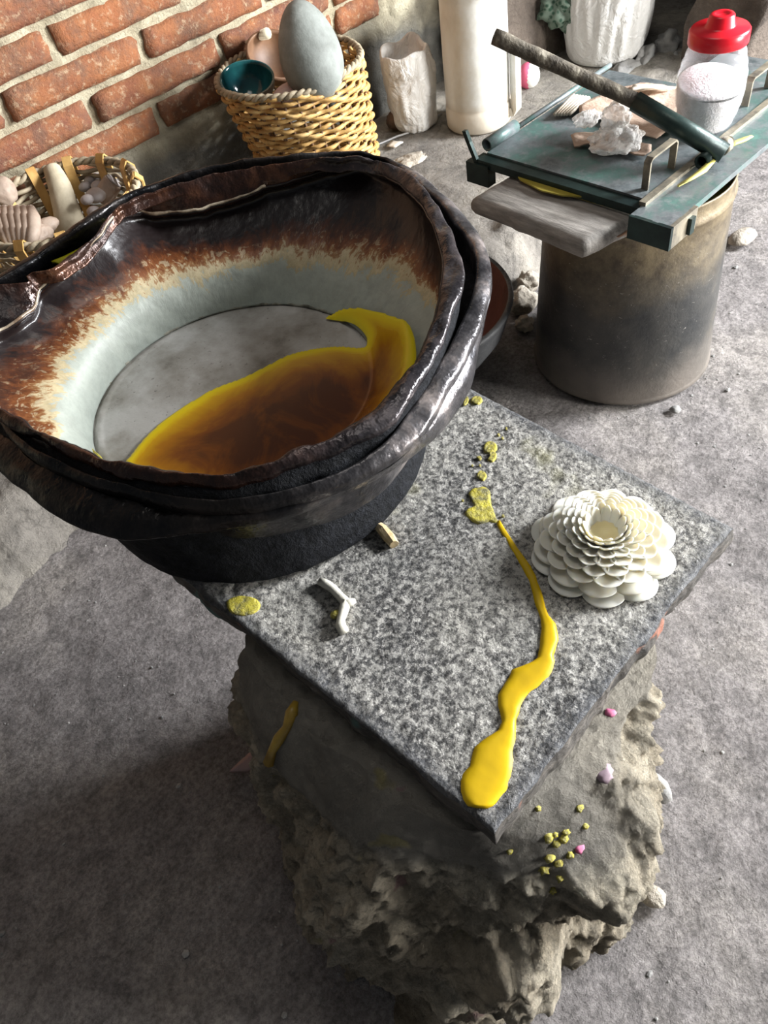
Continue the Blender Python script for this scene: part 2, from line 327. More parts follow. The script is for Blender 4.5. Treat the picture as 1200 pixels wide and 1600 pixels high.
# ------------------------------------------------------------------ object helpers (design units in, metres out)
ORG = {}
def tag(o, label=None, cat=None, group=None, kind=None):
    if label: o['label'] = label
    if cat: o['category'] = cat
    if group: o['group'] = group
    if kind: o['kind'] = kind
    return o
def empty(name, loc, label, cat, group=None):
    o = bpy.data.objects.new(name, None); sc.collection.objects.link(o)
    o.location = Vector([float(x) * S for x in loc]); o.empty_display_size = 0.02
    ORG[o.name] = np.array(loc, float); return tag(o, label, cat, group)
def org(o):
    return ORG.get(o.name, np.zeros(3)) if o is not None else None
def obj(name, V, Fc, mats, parent=None, smooth=True, midx=None, uv=None, attr=None, kind=None):
    V = np.asarray(V, float)
    if parent is not None: o0 = org(parent)
    else:
        o0 = np.array([(V[:, 0].min() + V[:, 0].max()) / 2, (V[:, 1].min() + V[:, 1].max()) / 2, V[:, 2].min()])
    me = bpy.data.meshes.new(name); me.from_pydata(((V - o0) * S).tolist(), [], [tuple(int(i) for i in f) for f in Fc])
    mats = mats if isinstance(mats, (list, tuple)) else [mats]
    for mm in mats: me.materials.append(mm)
    if smooth: me.polygons.foreach_set('use_smooth', [True] * len(me.polygons))
    if midx is not None: me.polygons.foreach_set('material_index', [int(i) for i in midx])
    if attr:
        for k, vals in attr.items():
            a = me.attributes.new(k, 'FLOAT', 'POINT'); a.data.foreach_set('value', [float(x) for x in vals])
    if uv is not None:
        ul = me.uv_layers.new(name='uv'); li = [0] * len(me.loops)
        me.loops.foreach_get('vertex_index', li); uvs = np.asarray(uv)[li]
        ul.data.foreach_set('uv', uvs.ravel().tolist())
    me.update()
    o = bpy.data.objects.new(name, me); sc.collection.objects.link(o)
    if parent is not None: o.parent = parent; ORG[o.name] = o0
    else: o.location = Vector((o0 * S).tolist()); ORG[o.name] = o0
    if kind: o['kind'] = kind
    return o
def fb(p, k=1.0, oct=4):
    return noise.fractal(Vector((float(p[0]) * k, float(p[1]) * k, float(p[2]) * k)), 0.9, 2.1, oct)
def ringfaces(nr, n, off=0, closed=True):
    Fc = []
    for i in range(nr - 1):
        for j in range(n if closed else n - 1):
            k = (j + 1) % n
            Fc.append((off + i * n + j, off + i * n + k, off + (i + 1) * n + k, off + (i + 1) * n + j))
    return Fc
def lathe(prof, n=32, c=(0, 0, 0), ax=None, closebot=True, closetop=False, wob=None):
    """prof [(r,z)]; ax = 3x3 matrix"""
    V = []
    for (r, z) in prof:
        for j in range(n):
            t = 2 * math.pi * j / n; rr = r * (wob(t, z) if wob else 1)
            V.append((rr * math.cos(t), rr * math.sin(t), z))
    V = np.array(V)
    Fc = ringfaces(len(prof), n)
    if closebot: Fc.append(tuple(range(n - 1, -1, -1)))
    if closetop: Fc.append(tuple(range((len(prof) - 1) * n, len(prof) * n)))
    if ax is not None: V = V @ np.array(ax).T
    return V + np.array(c), Fc
def rot(rx=0, ry=0, rz=0):
    from mathutils import Euler
    return np.array(Euler((rx, ry, rz)).to_matrix())
def tube(path, rad, n=10, caps=True):
    P = [Vector([float(a) for a in p]) for p in path]; V = []; up = None
    rads = rad if hasattr(rad, '__len__') else [rad] * len(P)
    for i, p in enumerate(P):
        d = (P[min(i + 1, len(P) - 1)] - P[max(i - 1, 0)]).normalized()
        if up is None: up = d.orthogonal().normalized()
        up = (up - d * up.dot(d)).normalized(); s = d.cross(up)
        for j in range(n):
            t = 2 * math.pi * j / n; V.append(p + (up * math.cos(t) + s * math.sin(t)) * rads[i])
    Fc = ringfaces(len(P), n)
    if caps: Fc += [tuple(range(n - 1, -1, -1)), tuple(range((len(P) - 1) * n, len(P) * n))]
    return np.array([tuple(v) for v in V]), Fc
def pipe(path, ro, ri, n=14):
    """hollow straight pipe from path[0] to path[1]"""
    a, b = Vector([float(x) for x in path[0]]), Vector([float(x) for x in path[1]]); d = (b - a).normalized(); e = d * 0.03
    V1, _ = tube([a + e, a, b], 1, n, False)
    pts = [(a + e, ri), (a, ri), (a, ro), (b, ro), (b, ri * .5)]
    up = d.orthogonal().normalized(); s = d.cross(up); V = []
    for p, r in pts:
        for j in range(n):
            t = 2 * math.pi * j / n; V.append(tuple(p + (up * math.cos(t) + s * math.sin(t)) * r))
    Fc = ringfaces(5, n); Fc += [tuple(range(n)), tuple(range(4 * n, 5 * n))]
    return np.array(V), Fc
def merge(*parts):
    V = []; Fc = []; off = 0
    for v, f in parts:
        V.append(np.asarray(v)); Fc += [tuple(i + off for i in q) for q in f]; off += len(v)
    return np.concatenate(V), Fc
def quadbox(c4, th, nu=8, nv=8, nz=2, amp=0.0, k=20, round_=0.0, edgeamp=0.0, seed=0.0):
    """slab whose top corners are c4 (CCW), with rough surface; returns V,F, edge weight, side flag"""
    c = [np.array(q, float) for q in c4]; V = []; E = []; Fc = []; side = []
    ctr = sum(c) / 4
    def P(u, v): return (c[0] * (1 - u) + c[1] * u) * (1 - v) + (c[3] * (1 - u) + c[2] * u) * v
    L1 = np.linalg.norm(c[1] - c[0]); L2 = np.linalg.norm(c[3] - c[0])
    for b in range(nv + 1):
        for a in range(nu + 1):
            u, v = a / nu, b / nv; p = P(u, v)
            e = min(u * L1, (1 - u) * L1, v * L2, (1 - v) * L2)
            if e < 1e-6 and edgeamp:
                dr = (ctr - p); dr[2] = 0; dr /= np.linalg.norm(dr); p = p + dr * edgeamp * (0.5 + fb(p + seed, 14))
            z = amp * fb(p + seed, k) - (round_ * max(0, 1 - e / max(round_ * 1.6, 1e-6)) ** 2 if round_ else 0)
            V.append(p + np.array([0, 0, z])); E.append(max(0, 1 - e / 0.03))
    def id_(a, b): return b * (nu + 1) + a
    for b in range(nv):
        for a in range(nu):
            Fc.append((id_(a, b), id_(a + 1, b), id_(a + 1, b + 1), id_(a, b + 1))); side.append(0)
    loop = [id_(a, 0) for a in range(nu)] + [id_(nu, b) for b in range(nv)] + [id_(a, nv) for a in range(nu, 0, -1)] + [id_(0, b) for b in range(nv, 0, -1)]
    prev = loop
    for s_ in range(1, nz + 1):
        cur = []
        for i in loop:
            p = V[i].copy(); p0 = p.copy(); dr = (ctr - p); dr[2] = 0; dr /= np.linalg.norm(dr)
            f = s_ / nz; p[2] -= th * f; q = p0.copy(); q[2] -= th * f
            bulge = -round_ * math.sin(math.pi * f) * 0.6 + edgeamp * 0.6 * fb(q + seed, 25)
            if s_ == nz: bulge += round_ * 0.6
            V.append(p + dr * bulge); E.append(1); cur.append(len(V) - 1)
        n = len(loop)
        for j in range(n):
            Fc.append((prev[j], cur[j], cur[(j + 1) % n], prev[(j + 1) % n])); side.append(1)
        prev = cur
    Fc.append(tuple(reversed(prev))); side.append(1)
    return np.array(V), Fc, E, side
def box(c4, th, **k):
    V, Fc, E, s_ = quadbox(c4, th, **k); return V, Fc
def ico(r, c, sub=3, sq=(1, 1, 1), amp=0.0, k=8, R=None, seed=0, fold=None):
    import bmesh
    bm = bmesh.new(); bmesh.ops.create_icosphere(bm, subdivisions=sub, radius=1.0)
    V = np.array([tuple(v.co) for v in bm.verts]); Fc = [tuple(v.index for v in f.verts) for f in bm.faces]; bm.free()
    out = []
    for v in V:
        d = 1 + amp * fb(v + seed, k) if amp else 1
        if fold: d *= fold(v)
        out.append(v * d)
    V = np.array(out) * np.array(sq) * r
    if R is not None: V = V @ np.array(R).T
    return V + np.array(c), Fc
def smoothstep(a, b, x):
    t = min(1, max(0, (x - a) / (b - a))); return t * t * (3 - 2 * t)

# ------------------------------------------------------------------ setting
def ledge_edge(x):
    xs = [-1.5, -0.3, 0.15, 0.7, 0.95, 1.25, 1.45, 1.9, 2.4, 2.7, 3.2, 5.5]
    ys = [1.43, 1.43, 1.50, 1.54, 1.50, 1.32, 1.22, 1.22, 1.30, 1.28, 1.42, 1.5]
    return float(np.interp(x, xs, ys)) + 0.03 * fb((x, 0, 3), 5)
def grid(x0, x1, y0, y1, st, zf):
    na, nb = int((x1 - x0) / st) + 1, int((y1 - y0) / st) + 1
    V = []
    for b in range(nb):
        y = y0 + (y1 - y0) * b / (nb - 1)
        for a in range(na):
            x = x0 + (x1 - x0) * a / (na - 1); V.append((x, y, zf(x, y)))
    Fc = [(b * na + a, b * na + a + 1, (b + 1) * na + a + 1, (b + 1) * na + a) for b in range(nb - 1) for a in range(na - 1)]
    return V, Fc
def floor_z(x, y):
    return 0.006 * fb((x, y, 0), 5, 3) + 0.0022 * fb((x, y, 2), 40, 3) - 0.004
V, Fc = grid(-1.6, 5.4, -1.6, 2.3, 0.016, floor_z)
o = obj('floor', V, Fc, M_FLOOR); tag(o, kind='structure')
LZ = 0.12
def ledge_z(x, y):
    e = ledge_edge(x); t = smoothstep(-0.09, 0.05 + 0.02 * math.sin(x * 9), y - e)
    rough = (1 - abs(2 * t - 1)); far = smoothstep(0.05, 0.35, y - e)
    z = -0.02 + (LZ + 0.02) * t + rough * 0.035 * fb((x, y, 5), 11, 5) + 0.004 * fb((x, y, 9), 14, 4) + (1 - far) * t * 0.018 * fb((x, y, 7), 9, 4)
    return z
V, Fc = grid(-1.6, 5.4, 1.14, 2.3, 0.012, ledge_z)
o = obj('ledge', V, Fc, M_MUD); tag(o, 'raised ledge of dried pale mud along the foot of the walls', kind='structure')

# brick wall
WY = 2.12; PITCH = 0.0860; BH = 0.0735; L0 = 0.4075
random.seed(7)
V, Fc = grid(-1.2, 2.3, 0.0, 1.75, 0.014, lambda x, z: 0)
Vw = []
for x, z_, _ in V:
    inb = z_ > 0.40 + (0.09 if x > 1.34 else 0.0) - (0.09 if x > 1.70 else 0.0)
    d = -0.004 + 0.010 * fb((x, 0, z_), 14, 5)
    if not inb or x > 1.97: d -= 0.014 + 0.004 * fb((x, 3, z_), 5, 4)
    if x > 1.9: d -= 0.02 * abs(fb((x, 8, z_), 6, 4))
    Vw.append((x, WY + 0.012 + d, z_))
wb = obj('wall_back', Vw, [tuple(reversed(f)) for f in Fc], M_MORTAR); tag(wb, kind='structure')
heads = {0: [0.21, 0.63, 1.045, 1.31, 1.73], 1: [0.02, 0.45, 0.868, 1.30, 1.733], 2: [0.23, 0.657, 1.068, 1.49], 3: [-0.02, 0.42, 0.839, 1.245, 1.66],
         4: [0.20, 0.62, 1.03, 1.45, 1.87]}
def brick_mesh(L, Hh, seed):
    nu, nv = 12, 4; dep = 0.03; V = []; idx = {}
    def add(p): V.append(p); return len(V) - 1
    G = {}
    for b in range(nv + 1):
        for a in range(nu + 1):
            x = L * a / nu; z = Hh * b / nv
            ex = min(a, nu - a); ez = min(b, nv - b)
            j = 0.0075
            if a in (0, nu): x += (1 if a == 0 else -1) * (0.003 + j * fb((seed, a, b), 1.7) + (0.004 if b in (0, nv) else 0))
            if b in (0, nv): z += (1 if b == 0 else -1) * (0.0015 + j * abs(fb((seed + 5, a * .5, b), 1.7)))
            y = -0.002 * min(1, min(ex, ez)) + 0.003 * fb((seed, a * .4, b * .5), 1.3) + (0.004 if min(ex, ez) == 0 else 0)
            G[a, b] = add((x, y, z))
    Fc = [(G[a, b], G[a + 1, b], G[a + 1, b + 1], G[a, b + 1]) for b in range(nv) for a in range(nu)]
    lp = [G[a, 0] for a in range(nu)] + [G[nu, b] for b in range(nv)] + [G[a, nv] for a in range(nu, 0, -1)] + [G[0, b] for b in range(nv, 0, -1)]
    bk = [add((V[i][0], dep, V[i][2])) for i in lp]; n = len(lp)
    Fc += [(lp[i], bk[i], bk[(i + 1) % n], lp[(i + 1) % n]) for i in range(n)]
    return np.array(V), Fc
nb = 0
for row in range(0, 15):
    hs = heads.get(row) or [x + (0.21 if row % 2 else 0.0) + random.uniform(-.03, .03) for x in (0.02, 0.44, 0.86, 1.28, 1.70)]
    hs = [hs[0] - 0.84, hs[0] - 0.42] + hs + [2.10]
    z0 = L0 + row * PITCH
    for i in range(len(hs) - 1):
        a, b = hs[i] + 0.011, hs[i + 1] - 0.011
        b = min(b, 1.93 + 0.03 * math.sin(row * 2.1))
        if b - a < 0.06 or a < -1.19: continue
        V, Fc = brick_mesh(b - a, BH, nb * 3.1)
        ang = random.uniform(-.012, .012)
        V[:, 2] += (V[:, 0] - (b - a) / 2) * ang
        V += np.array([a, WY - 0.008 + random.uniform(-.004, .004), z0 - BH / 2 + 0.043 + random.uniform(-.003, .003)])
        obj('brick', V, Fc, M_BRICK, wb); nb += 1
# the nearer adobe pier to the right of the bucket and the dark wall end at the right
def slabwall(name, x0, x1, y0, z1, amp, mat, dep=0.4):
    V = []; nz = 46; path = [(x0, y0 + dep)] + [(x0, y0 + dep * (1 - i / 10)) for i in range(1, 10)] + [(x0 + (x1 - x0) * i / 50, y0) for i in range(51)] + [(x1, y0 + dep)]
    n = len(path)
    for k in range(nz + 1):
        z = z1 * k / nz
        for (x, y) in path:
            d = amp * fb((x, y, z), 5, 5); V.append((x - d * 0.6, y + d, z))
    Fc = ringfaces(nz + 1, n, closed=False); Fc.append(tuple(range(nz * n, nz * n + n)))
    o = obj(name, V, Fc, mat); return tag(o, kind='structure')
slabwall('wall_right', 2.2, 5.2, 1.86, 1.6, 0.022, M_ADOBE, 0.5)
slabwall('wall_pillar', 2.66, 4.6, 1.19, 1.5, 0.03, M_ADOBE, 0.22)

# ------------------------------------------------------------------ stump of rubble that carries the slab
def polar_loop(pts, cx, cy, n=240, smooth_=2):
    th = np.array([math.atan2(p[1] - cy, p[0] - cx) for p in pts]); r = np.array([math.hypot(p[0] - cx, p[1] - cy) for p in pts]); z = np.array([p[2] for p in pts])
    o_ = np.argsort(th); th, r, z = th[o_], r[o_], z[o_]
    T = np.concatenate([th - 2 * math.pi, th, th + 2 * math.pi]); Rr = np.tile(r, 3); Z = np.tile(z, 3)
    t = -math.pi + 2 * math.pi * np.arange(n) / n
    rr = np.interp(t, T, Rr); zz = np.interp(t, T, Z)
    for _ in range(smooth_):
        rr = (np.roll(rr, 1) + 2 * rr + np.roll(rr, -1)) / 4; zz = (np.roll(zz, 1) + 2 * zz + np.roll(zz, -1)) / 4
    return t, rr, zz
SZ_ = 0.45
def stump():
    cx, cy = 0.36, 0.38; n = 400
    def W(z, px, extra): return [at(a, b, z) for a, b in px] + [np.array([x, y, z]) for x, y in extra]
    lv = [(-0.02, W(0, [(560, 1500), (600, 1548), (690, 1612), (780, 1565), (850, 1545), (900, 1490), (960, 1430)], [(0.0, .45), (.08, .62), (.3, .66), (.5, .62), (.52, .4), (.46, .2)])),
          (0.10, W(.1, [(480, 1420), (540, 1480), (620, 1530), (700, 1560), (780, 1545), (850, 1500), (920, 1450), (970, 1390)], [(.03, .52), (.1, .62), (.3, .65), (.5, .6), (.52, .4), (.47, .2)])),
          (0.20, W(.2, [(415, 1180), (460, 1310), (456, 1400), (540, 1458), (620, 1500), (700, 1520), (770, 1525), (830, 1480), (870, 1440), (940, 1425), (965, 1380), (1003, 1290)], [(.1, .63), (.3, .65), (.5, .6), (.53, .4)])),
          (0.29, W(.29, [(398, 1130), (425, 1210), (475, 1300), (530, 1370), (600, 1400), (680, 1400), (740, 1420), (800, 1440), (860, 1420), (940, 1370), (985, 1310), (1005, 1230)], [(.1, .63), (.3, .65), (.5, .6), (.55, .4), (.53, .25)])),
          (0.335, W(.335, [(388, 1110), (420, 1192), (495, 1275), (560, 1330), (640, 1345), (700, 1352), (760, 1365), (860, 1372), (950, 1325), (1003, 1262), (1003, 1190), (1022, 1090)], [(.12, .62), (.3, .65), (.5, .6), (.56, .42)])),
          (0.372, W(.372, [(386, 1050), (400, 1120), (470, 1200), (600, 1290), (680, 1310), (780, 1325), (880, 1300), (960, 1230), (990, 1150), (1024, 1060)], [(.13, .62), (.3, .64), (.5, .6), (.56, .44)])),
          (0.409, W(.409, [(387, 1022), (440, 1090), (560, 1190), (650, 1265), (740, 1300), (850, 1240), (940, 1150), (1012, 1068), (1027, 1030)], [(.16, .62), (.3, .63), (.5, .6), (.55, .45)]))]
    rows = []
    assert lv[-1][0] < SZ_ - .036
    zs = [l[0] for l in lv]; L = [polar_loop(l[1], cx, cy, n, 3)[1] for l in lv]; t = polar_loop(lv[0][1], cx, cy, n)[0]
    V = []; sm = []; NZ = 170
    for k in range(NZ + 1):
        z = zs[0] + (zs[-1] - zs[0]) * k / NZ
        r = np.array([np.interp(z, zs, [l[j] for l in L]) for j in range(n)])
        for j in range(n):
            x, y = cx + r[j] * math.cos(t[j]), cy + r[j] * math.sin(t[j])
            left = smoothstep(0.2, 0.55, -math.cos(t[j] - 0.25)) * smoothstep(0.325, 0.345, z)
            s_ = max(left, smoothstep(0.375, 0.39, z) * 0.8)
            a = (1 - 0.88 * s_) * (1 - smoothstep(0.396, 0.409, z))
            d = a * (0.036 * fb((x, y, z), 8, 6) + 0.016 * fb((x, y, z), 24, 5) + 0.009 * abs(fb((x, y, z), 55, 4)) + 0.003 * fb((x, y, z), 130, 2))
            # rounded boulders set in the face
            for (bx, by, bz, br, h) in BUMPS:
                q = ((x - bx) ** 2 + (y - by) ** 2 + (z - bz) ** 2) / br ** 2
                if q < 1: d += h * (1 - q) ** 1.3
            V.append((x + d * math.cos(t[j]), y + d * math.sin(t[j]), z + 0.3 * d)); sm.append(s_)
    Fc = ringfaces(NZ + 1, n); nV = len(V)
    V.append((cx, cy, 0.409)); sm.append(1.0)
    for j in range(n): Fc.append((NZ * n + j, NZ * n + (j + 1) % n, nV))
    o = obj('rubble_pedestal', V, Fc, M_RUBBLE, attr={'smooth': sm})
    global STUMP
    STUMP = [V, Fc]
    tag(o, 'crumbly pedestal of rubble and mortar holding up the pitted stone slab', 'pedestal')
pb1, pb2, pb3 = at(800, 1470, .17), at(640, 1420, .2), at(930, 1330, .3)
BUMPS = [(*pb1, 0.085, 0.06), (*pb2, 0.08, -0.012), (*pb3, 0.05, 0.02), (*at(905, 1420, .2), 0.045, -0.04), (*at(710, 1430, .2), 0.045, -0.05), (*at(540, 1400, .22), 0.07, 0.02)]
stump()
# ------------------------------------------------------------------ stone slab
SZ = 0.45
c4 = [at(773, 1306, SZ), at(1148, 822, SZ), at(728, 600, SZ), at(262, 886, SZ)]
for c_ in c4: c_[2] = SZ
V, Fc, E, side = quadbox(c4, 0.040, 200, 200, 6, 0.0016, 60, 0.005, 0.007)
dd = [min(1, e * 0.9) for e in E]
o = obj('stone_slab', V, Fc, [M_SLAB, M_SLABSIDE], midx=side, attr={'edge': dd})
tag(o, 'square pitted grey basalt slab lying on the rubble pedestal under the sooty pot', 'slab')

# ------------------------------------------------------------------ pots
NP = 320
def PL(pts, cx=0.44, cy=0.89, sm=3):
    t, r, z = polar_loop([at(a, b, c) for a, b, c in pts], cx, cy, NP, sm)
    return np.stack([cx + r * np.cos(t), cy + r * np.sin(t), z], 1)
def CL(cx, cy, r, z, kx=0.44, ky=0.89):
    t = -math.pi + 2 * math.pi * np.arange(NP) / NP; out = []
    dx, dy = kx - cx, ky - cy
    for a in t:
        ux, uy = math.cos(a), math.sin(a); b = dx * ux + dy * uy; s_ = -b + math.sqrt(b * b - (dx * dx + dy * dy - r * r))
        out.append((kx + ux * s_, ky + uy * s_, z))
    return np.array(out)
def loft(loops, subs):
    """Catmull-Rom between loops"""
    out = []; n = len(loops)
    for i in range(n - 1):
        p0, p1, p2, p3 = loops[max(i - 1, 0)], loops[i], loops[i + 1], loops[min(i + 2, n - 1)]
        for s_ in range(subs[i]):
            t = s_ / subs[i]
            q = 0.5 * ((2 * p1) + (-p0 + p2) * t + (2 * p0 - 5 * p1 + 4 * p2 - p3) * t * t + (-p0 + 3 * p1 - 3 * p2 + p3) * t ** 3)
            out.append(q)
    out.append(loops[-1]); return out
A_in = PL([(-60, 560, .67), (0, 515, .655), (30, 505, .655), (56, 480, .655), (62, 452, .665), (82, 432, .675), (120, 405, .68), (160, 370, .69), (175, 342, .695), (200, 334, .68), (230, 334, .665), (300, 329, .655), (350, 318, .655),
           (400, 299, .665), (450, 283, .675), (500, 269, .68), (550, 258, .685), (600, 270, .69), (640, 298, .69), (668, 340, .69), (686, 380, .69), (692, 425, .69), (688, 450, .69), (684, 475, .685), (665, 530, .68), (640, 575, .68),
           (600, 622, .675), (560, 656, .67), (500, 688, .67), (430, 718, .665), (350, 741, .66), (280, 738, .66), (200, 727, .66), (140, 706, .66), (80, 682, .66), (40, 660, .66), (0, 634, .66), (-50, 600, .665)], sm=1)
A_out = PL([(-90, 530, .69), (-40, 470, .69), (0, 446, .695), (30, 425, .695), (50, 424, .69), (64, 438, .685), (78, 426, .69), (116, 398, .69), (153, 366, .695), (168, 340, .70), (182, 324, .705), (240, 302, .70), (310, 277, .70), (380, 262, .70), (450, 255, .70), (520, 246, .705),
            (560, 246, .705), (620, 260, .70), (660, 290, .70), (690, 333, .695), (712, 385, .69), (725, 430, .69), (719, 458, .69), (703, 495, .685), (684, 545, .68), (656, 590, .68), (616, 648, .675), (584, 672, .67), (504, 706, .665),
            (432, 737, .66), (350, 755, .655), (280, 752, .655), (200, 741, .655), (130, 716, .655), (60, 684, .655), (0, 652, .655), (-60, 610, .66)], sm=1)
crest = (A_in + A_out) / 2; crest[:, 2] += 0.004
for j in range(NP):
    p = crest[j]; crest[j, 2] += 0.004 * fb(p, 22) ; A_out[j] += np.array([.003, .003, .004]) * fb(p + 3, 18); A_in[j] += np.array([.003, .003, .004]) * fb(p + 9, 18)
def toward(L, cx, cy, dr, dz):
    q = L.copy(); d = q[:, :2] - np.array([cx, cy]); n_ = np.linalg.norm(d, axis=1, keepdims=True); q[:, :2] += d / n_ * dr; q[:, 2] += dz; return q
PAN = empty('dented_pan', (0.42, 0.88, 0.52), 'dented pan with burnt brown walls holding melted wax, nested in the sooty pot', 'pan')
FZ = 0.53
seam = CL(0.404, 0.897, 0.231, FZ); band = CL(0.424, 0.859, 0.286, 0.59)
under = toward(A_in, 0.44, 0.89, 0.012, -0.022)
mid = (band * 0.45 + under * 0.55); mid[:, 2] = (0.59 * 0.5 + under[:, 2] * 0.5)
mid = toward(mid, .44, .89, 0.008, 0)
LW = loft([seam, band, mid, under, A_in], [14, 14, 10, 4]); nr = len(LW)
for i, L in enumerate(LW):
    f = i / (nr - 1)
    for j in range(NP):
        L[j, :2] += 0.0055 * (f ** 0.5 if i else 0) * fb(L[j], 6, 3) * np.array([1, 1])
V = np.concatenate(LW); uv = []
for i in range(nr):
    for j in range(NP): uv.append((j / NP, i / (nr - 1)))
Fc = [tuple(reversed(f)) for f in ringfaces(nr, NP)]
uvs = uv
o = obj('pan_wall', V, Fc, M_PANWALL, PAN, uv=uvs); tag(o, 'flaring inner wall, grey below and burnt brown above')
m_ = o.modifiers.new('thick', 'SOLIDIFY'); m_.thickness = 0.002; m_.offset = 1
# bottom plate with the seam crease round it
V = []; R = 40
ctr = np.array([0.404, 0.897, FZ])
for i in range(1, R + 1):
    f = i / R
    for j in range(NP):
        p = ctr + (seam[j] - ctr) * f
        z = 0.006 * (1 - f * f) + 0.0012 * fb(p, 9) * (1 - f) ; z -= 0.006 * math.exp(-((f - 0.985) / 0.012) ** 2)
        if abs(f - 0.96) < 0.02: z += 0.002 * (1 + fb(p, 40))
        V.append(p + np.array([0, 0, z]))
Fc = ringfaces(R, NP); nV = len(V); V.append(ctr + np.array([0, 0, .006])); Fc += [(nV, j, (j + 1) % NP) for j in range(NP)]
o = obj('pan_bottom', V, [tuple(f) for f in Fc], M_PANBOT, PAN); tag(o, 'cloudy grey bottom plate with dark stains')
# bead of old weld along the seam
pth = []
for j in range(0, NP + 1, 2):
    p = seam[j % NP].copy(); p += np.array([0, 0, 0.0015 + 0.0015 * fb(p, 60)]); pth.append(p)
V, Fc = tube(pth, [0.0026 + 0.0016 * fb(p, 45) for p in pth], 6)
o = obj('seam', V, Fc, simple('seam_crust', (0.05, 0.05, 0.035), (0.32, 0.31, 0.25), 50, 0.7, 0, 0.5, 0.004, 90), PAN); tag(o, 'dark crusted seam round the bottom plate')
# rolled and crumpled rim
low = toward(A_out, .44, .89, 0.0005, -0.009); low2 = toward(A_out, .44, .89, -0.006, -0.020)
LR = loft([toward(A_in, .44, .89, 0.004, -0.010), A_in, crest, A_out, low, low2], [3, 5, 5, 4, 4])
for i, L in enumerate(LR):
    for j in range(NP):
        w_ = math.sin(math.pi * i / (len(LR) - 1)); L[j, 2] += 0.0022 * w_ * fb(L[j], 30, 3)
V = np.concatenate(LR); Fc = [tuple(reversed(f)) for f in ringfaces(len(LR), NP)]
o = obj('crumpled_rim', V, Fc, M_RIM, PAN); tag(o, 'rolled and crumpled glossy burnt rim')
m_ = o.modifiers.new('thick', 'SOLIDIFY'); m_.thickness = 0.0016; m_.offset = -1
# bare metal showing along the folded inner edge
sel = [j for j in range(NP) if (A_in[j, 0] - A_in[j, 1]) < -0.42 and A_in[j, 1] > 1.0]
pth = [A_in[j] + np.array([0, 0, .001]) for j in sorted(sel, key=lambda j: (math.atan2(A_in[j, 1] - .89, A_in[j, 0] - .44) % (2 * math.pi)))]
V, Fc = tube(pth, [.0024 + .0014 * fb(p, 25) for p in pth], 8)
o = obj('worn_edge', V, Fc, simple('worn_pale_metal', (0.12, 0.07, 0.04), (0.66, 0.58, 0.44), 16, 0.35, 0.3, 0.3, 0.004, 60), PAN); tag(o, 'pale bare metal along the folded inner edge of the rim')
# outer wall of the pan
LO = [toward(low, .44, .89, -.001, 0), toward(under, .44, .89, .012, -.006)] + [toward(L, .44, .89, .009, -.006) for L in reversed(LW[:-6])] + [toward(seam, .44, .89, -.02, -.006)]
V = np.concatenate(LO); Fc = [tuple(reversed(f)) for f in ringfaces(len(LO), NP)]
Fc.append(tuple(range(len(V) - NP, len(V))))
obj('pan_outside', V, Fc, M_SOOT, PAN)

# outer pot
POT = empty('sooty_pot', (0.39, 0.837, SZ), 'big soot-black pot with a battered flaring rim standing on the stone slab', 'pot')
B_in = PL([(-70, 575, .645), (0, 640, .645), (100, 722, .645), (200, 758, .642), (350, 782, .64), (450, 765, .64), (540, 735, .64), (598, 695, .645), (640, 640, .65), (680, 577, .655), (715, 512, .66), (742, 440, .66), (742, 400, .66), (705, 345, .66), (650, 288, .66),
           (600, 252, .66), (560, 243, .665), (450, 250, .67), (330, 266, .67), (250, 290, .67), (180, 318, .68), (160, 335, .68), (120, 362, .68), (80, 390, .67), (40, 418, .67), (0, 440, .67), (-50, 480, .66)], sm=2)
B_out = PL([(-90, 585, .65), (-60, 612, .64), (0, 660, .64), (100, 740, .64), (200, 772, .635), (350, 798, .63), (440, 784, .63), (550, 752, .632), (612, 716, .635), (655, 678, .64), (700, 604, .65), (738, 535, .655), (758, 480, .655), (768, 428, .655), (758, 385, .655), (730, 342, .655),
            (690, 302, .655), (640, 262, .66), (560, 238, .665), (450, 245, .67), (330, 262, .67), (250, 284, .67), (180, 311, .68), (150, 330, .68), (110, 357, .68), (70, 383, .67), (30, 412, .67), (-20, 440, .67), (-60, 480, .66)], sm=2)
Bc = (B_in + B_out) / 2; Bc[:, 2] += 0.005
for j in range(NP): Bc[j, 2] += 0.003 * fb(Bc[j], 20); B_out[j, 2] += 0.003 * fb(B_out[j] + 5, 14)
Sk = PL([(-110, 640, .60), (-60, 692, .60), (0, 737, .60), (40, 768, .60), (80, 804, .60), (130, 828, .60), (190, 842, .60), (270, 838, .60), (350, 828, .598), (420, 818, .598), (480, 800, .60), (560, 764, .60), (628, 724, .60), (680, 685, .60), (712, 648, .605),
         (737, 604, .607), (744, 560, .61), (754, 505, .62), (763, 470, .63), (762, 430, .63), (745, 375, .63), (700, 325, .63), (640, 285, .63), (560, 262, .63), (400, 275, .64), (200, 330, .64), (60, 410, .64), (-40, 480, .64), (-110, 560, .62)], sm=3)
Bm = (B_out * 0.5 + Sk * 0.5); Bm = toward(Bm, .42, .86, 0.003, 0)
B_low = toward(B_in, .44, .89, 0.004, -0.03)
rim = loft([toward(B_in, .42, .87, -0.012, -0.09), B_low, B_in, Bc, B_out, toward(B_out, .42, .87, -0.001, -0.012)], [3, 4, 4, 4, 3])
for i, L in enumerate(rim):
    for j in range(NP): L[j, 2] += 0.002 * fb(L[j], 26, 3)
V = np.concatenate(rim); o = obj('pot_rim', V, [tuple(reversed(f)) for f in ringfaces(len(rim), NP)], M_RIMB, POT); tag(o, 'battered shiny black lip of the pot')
skirt = loft([toward(B_out, .42, .87, -0.001, -0.012), Bm, Sk, toward(Sk, .42, .86, -0.012, -0.010)], [5, 6, 4])
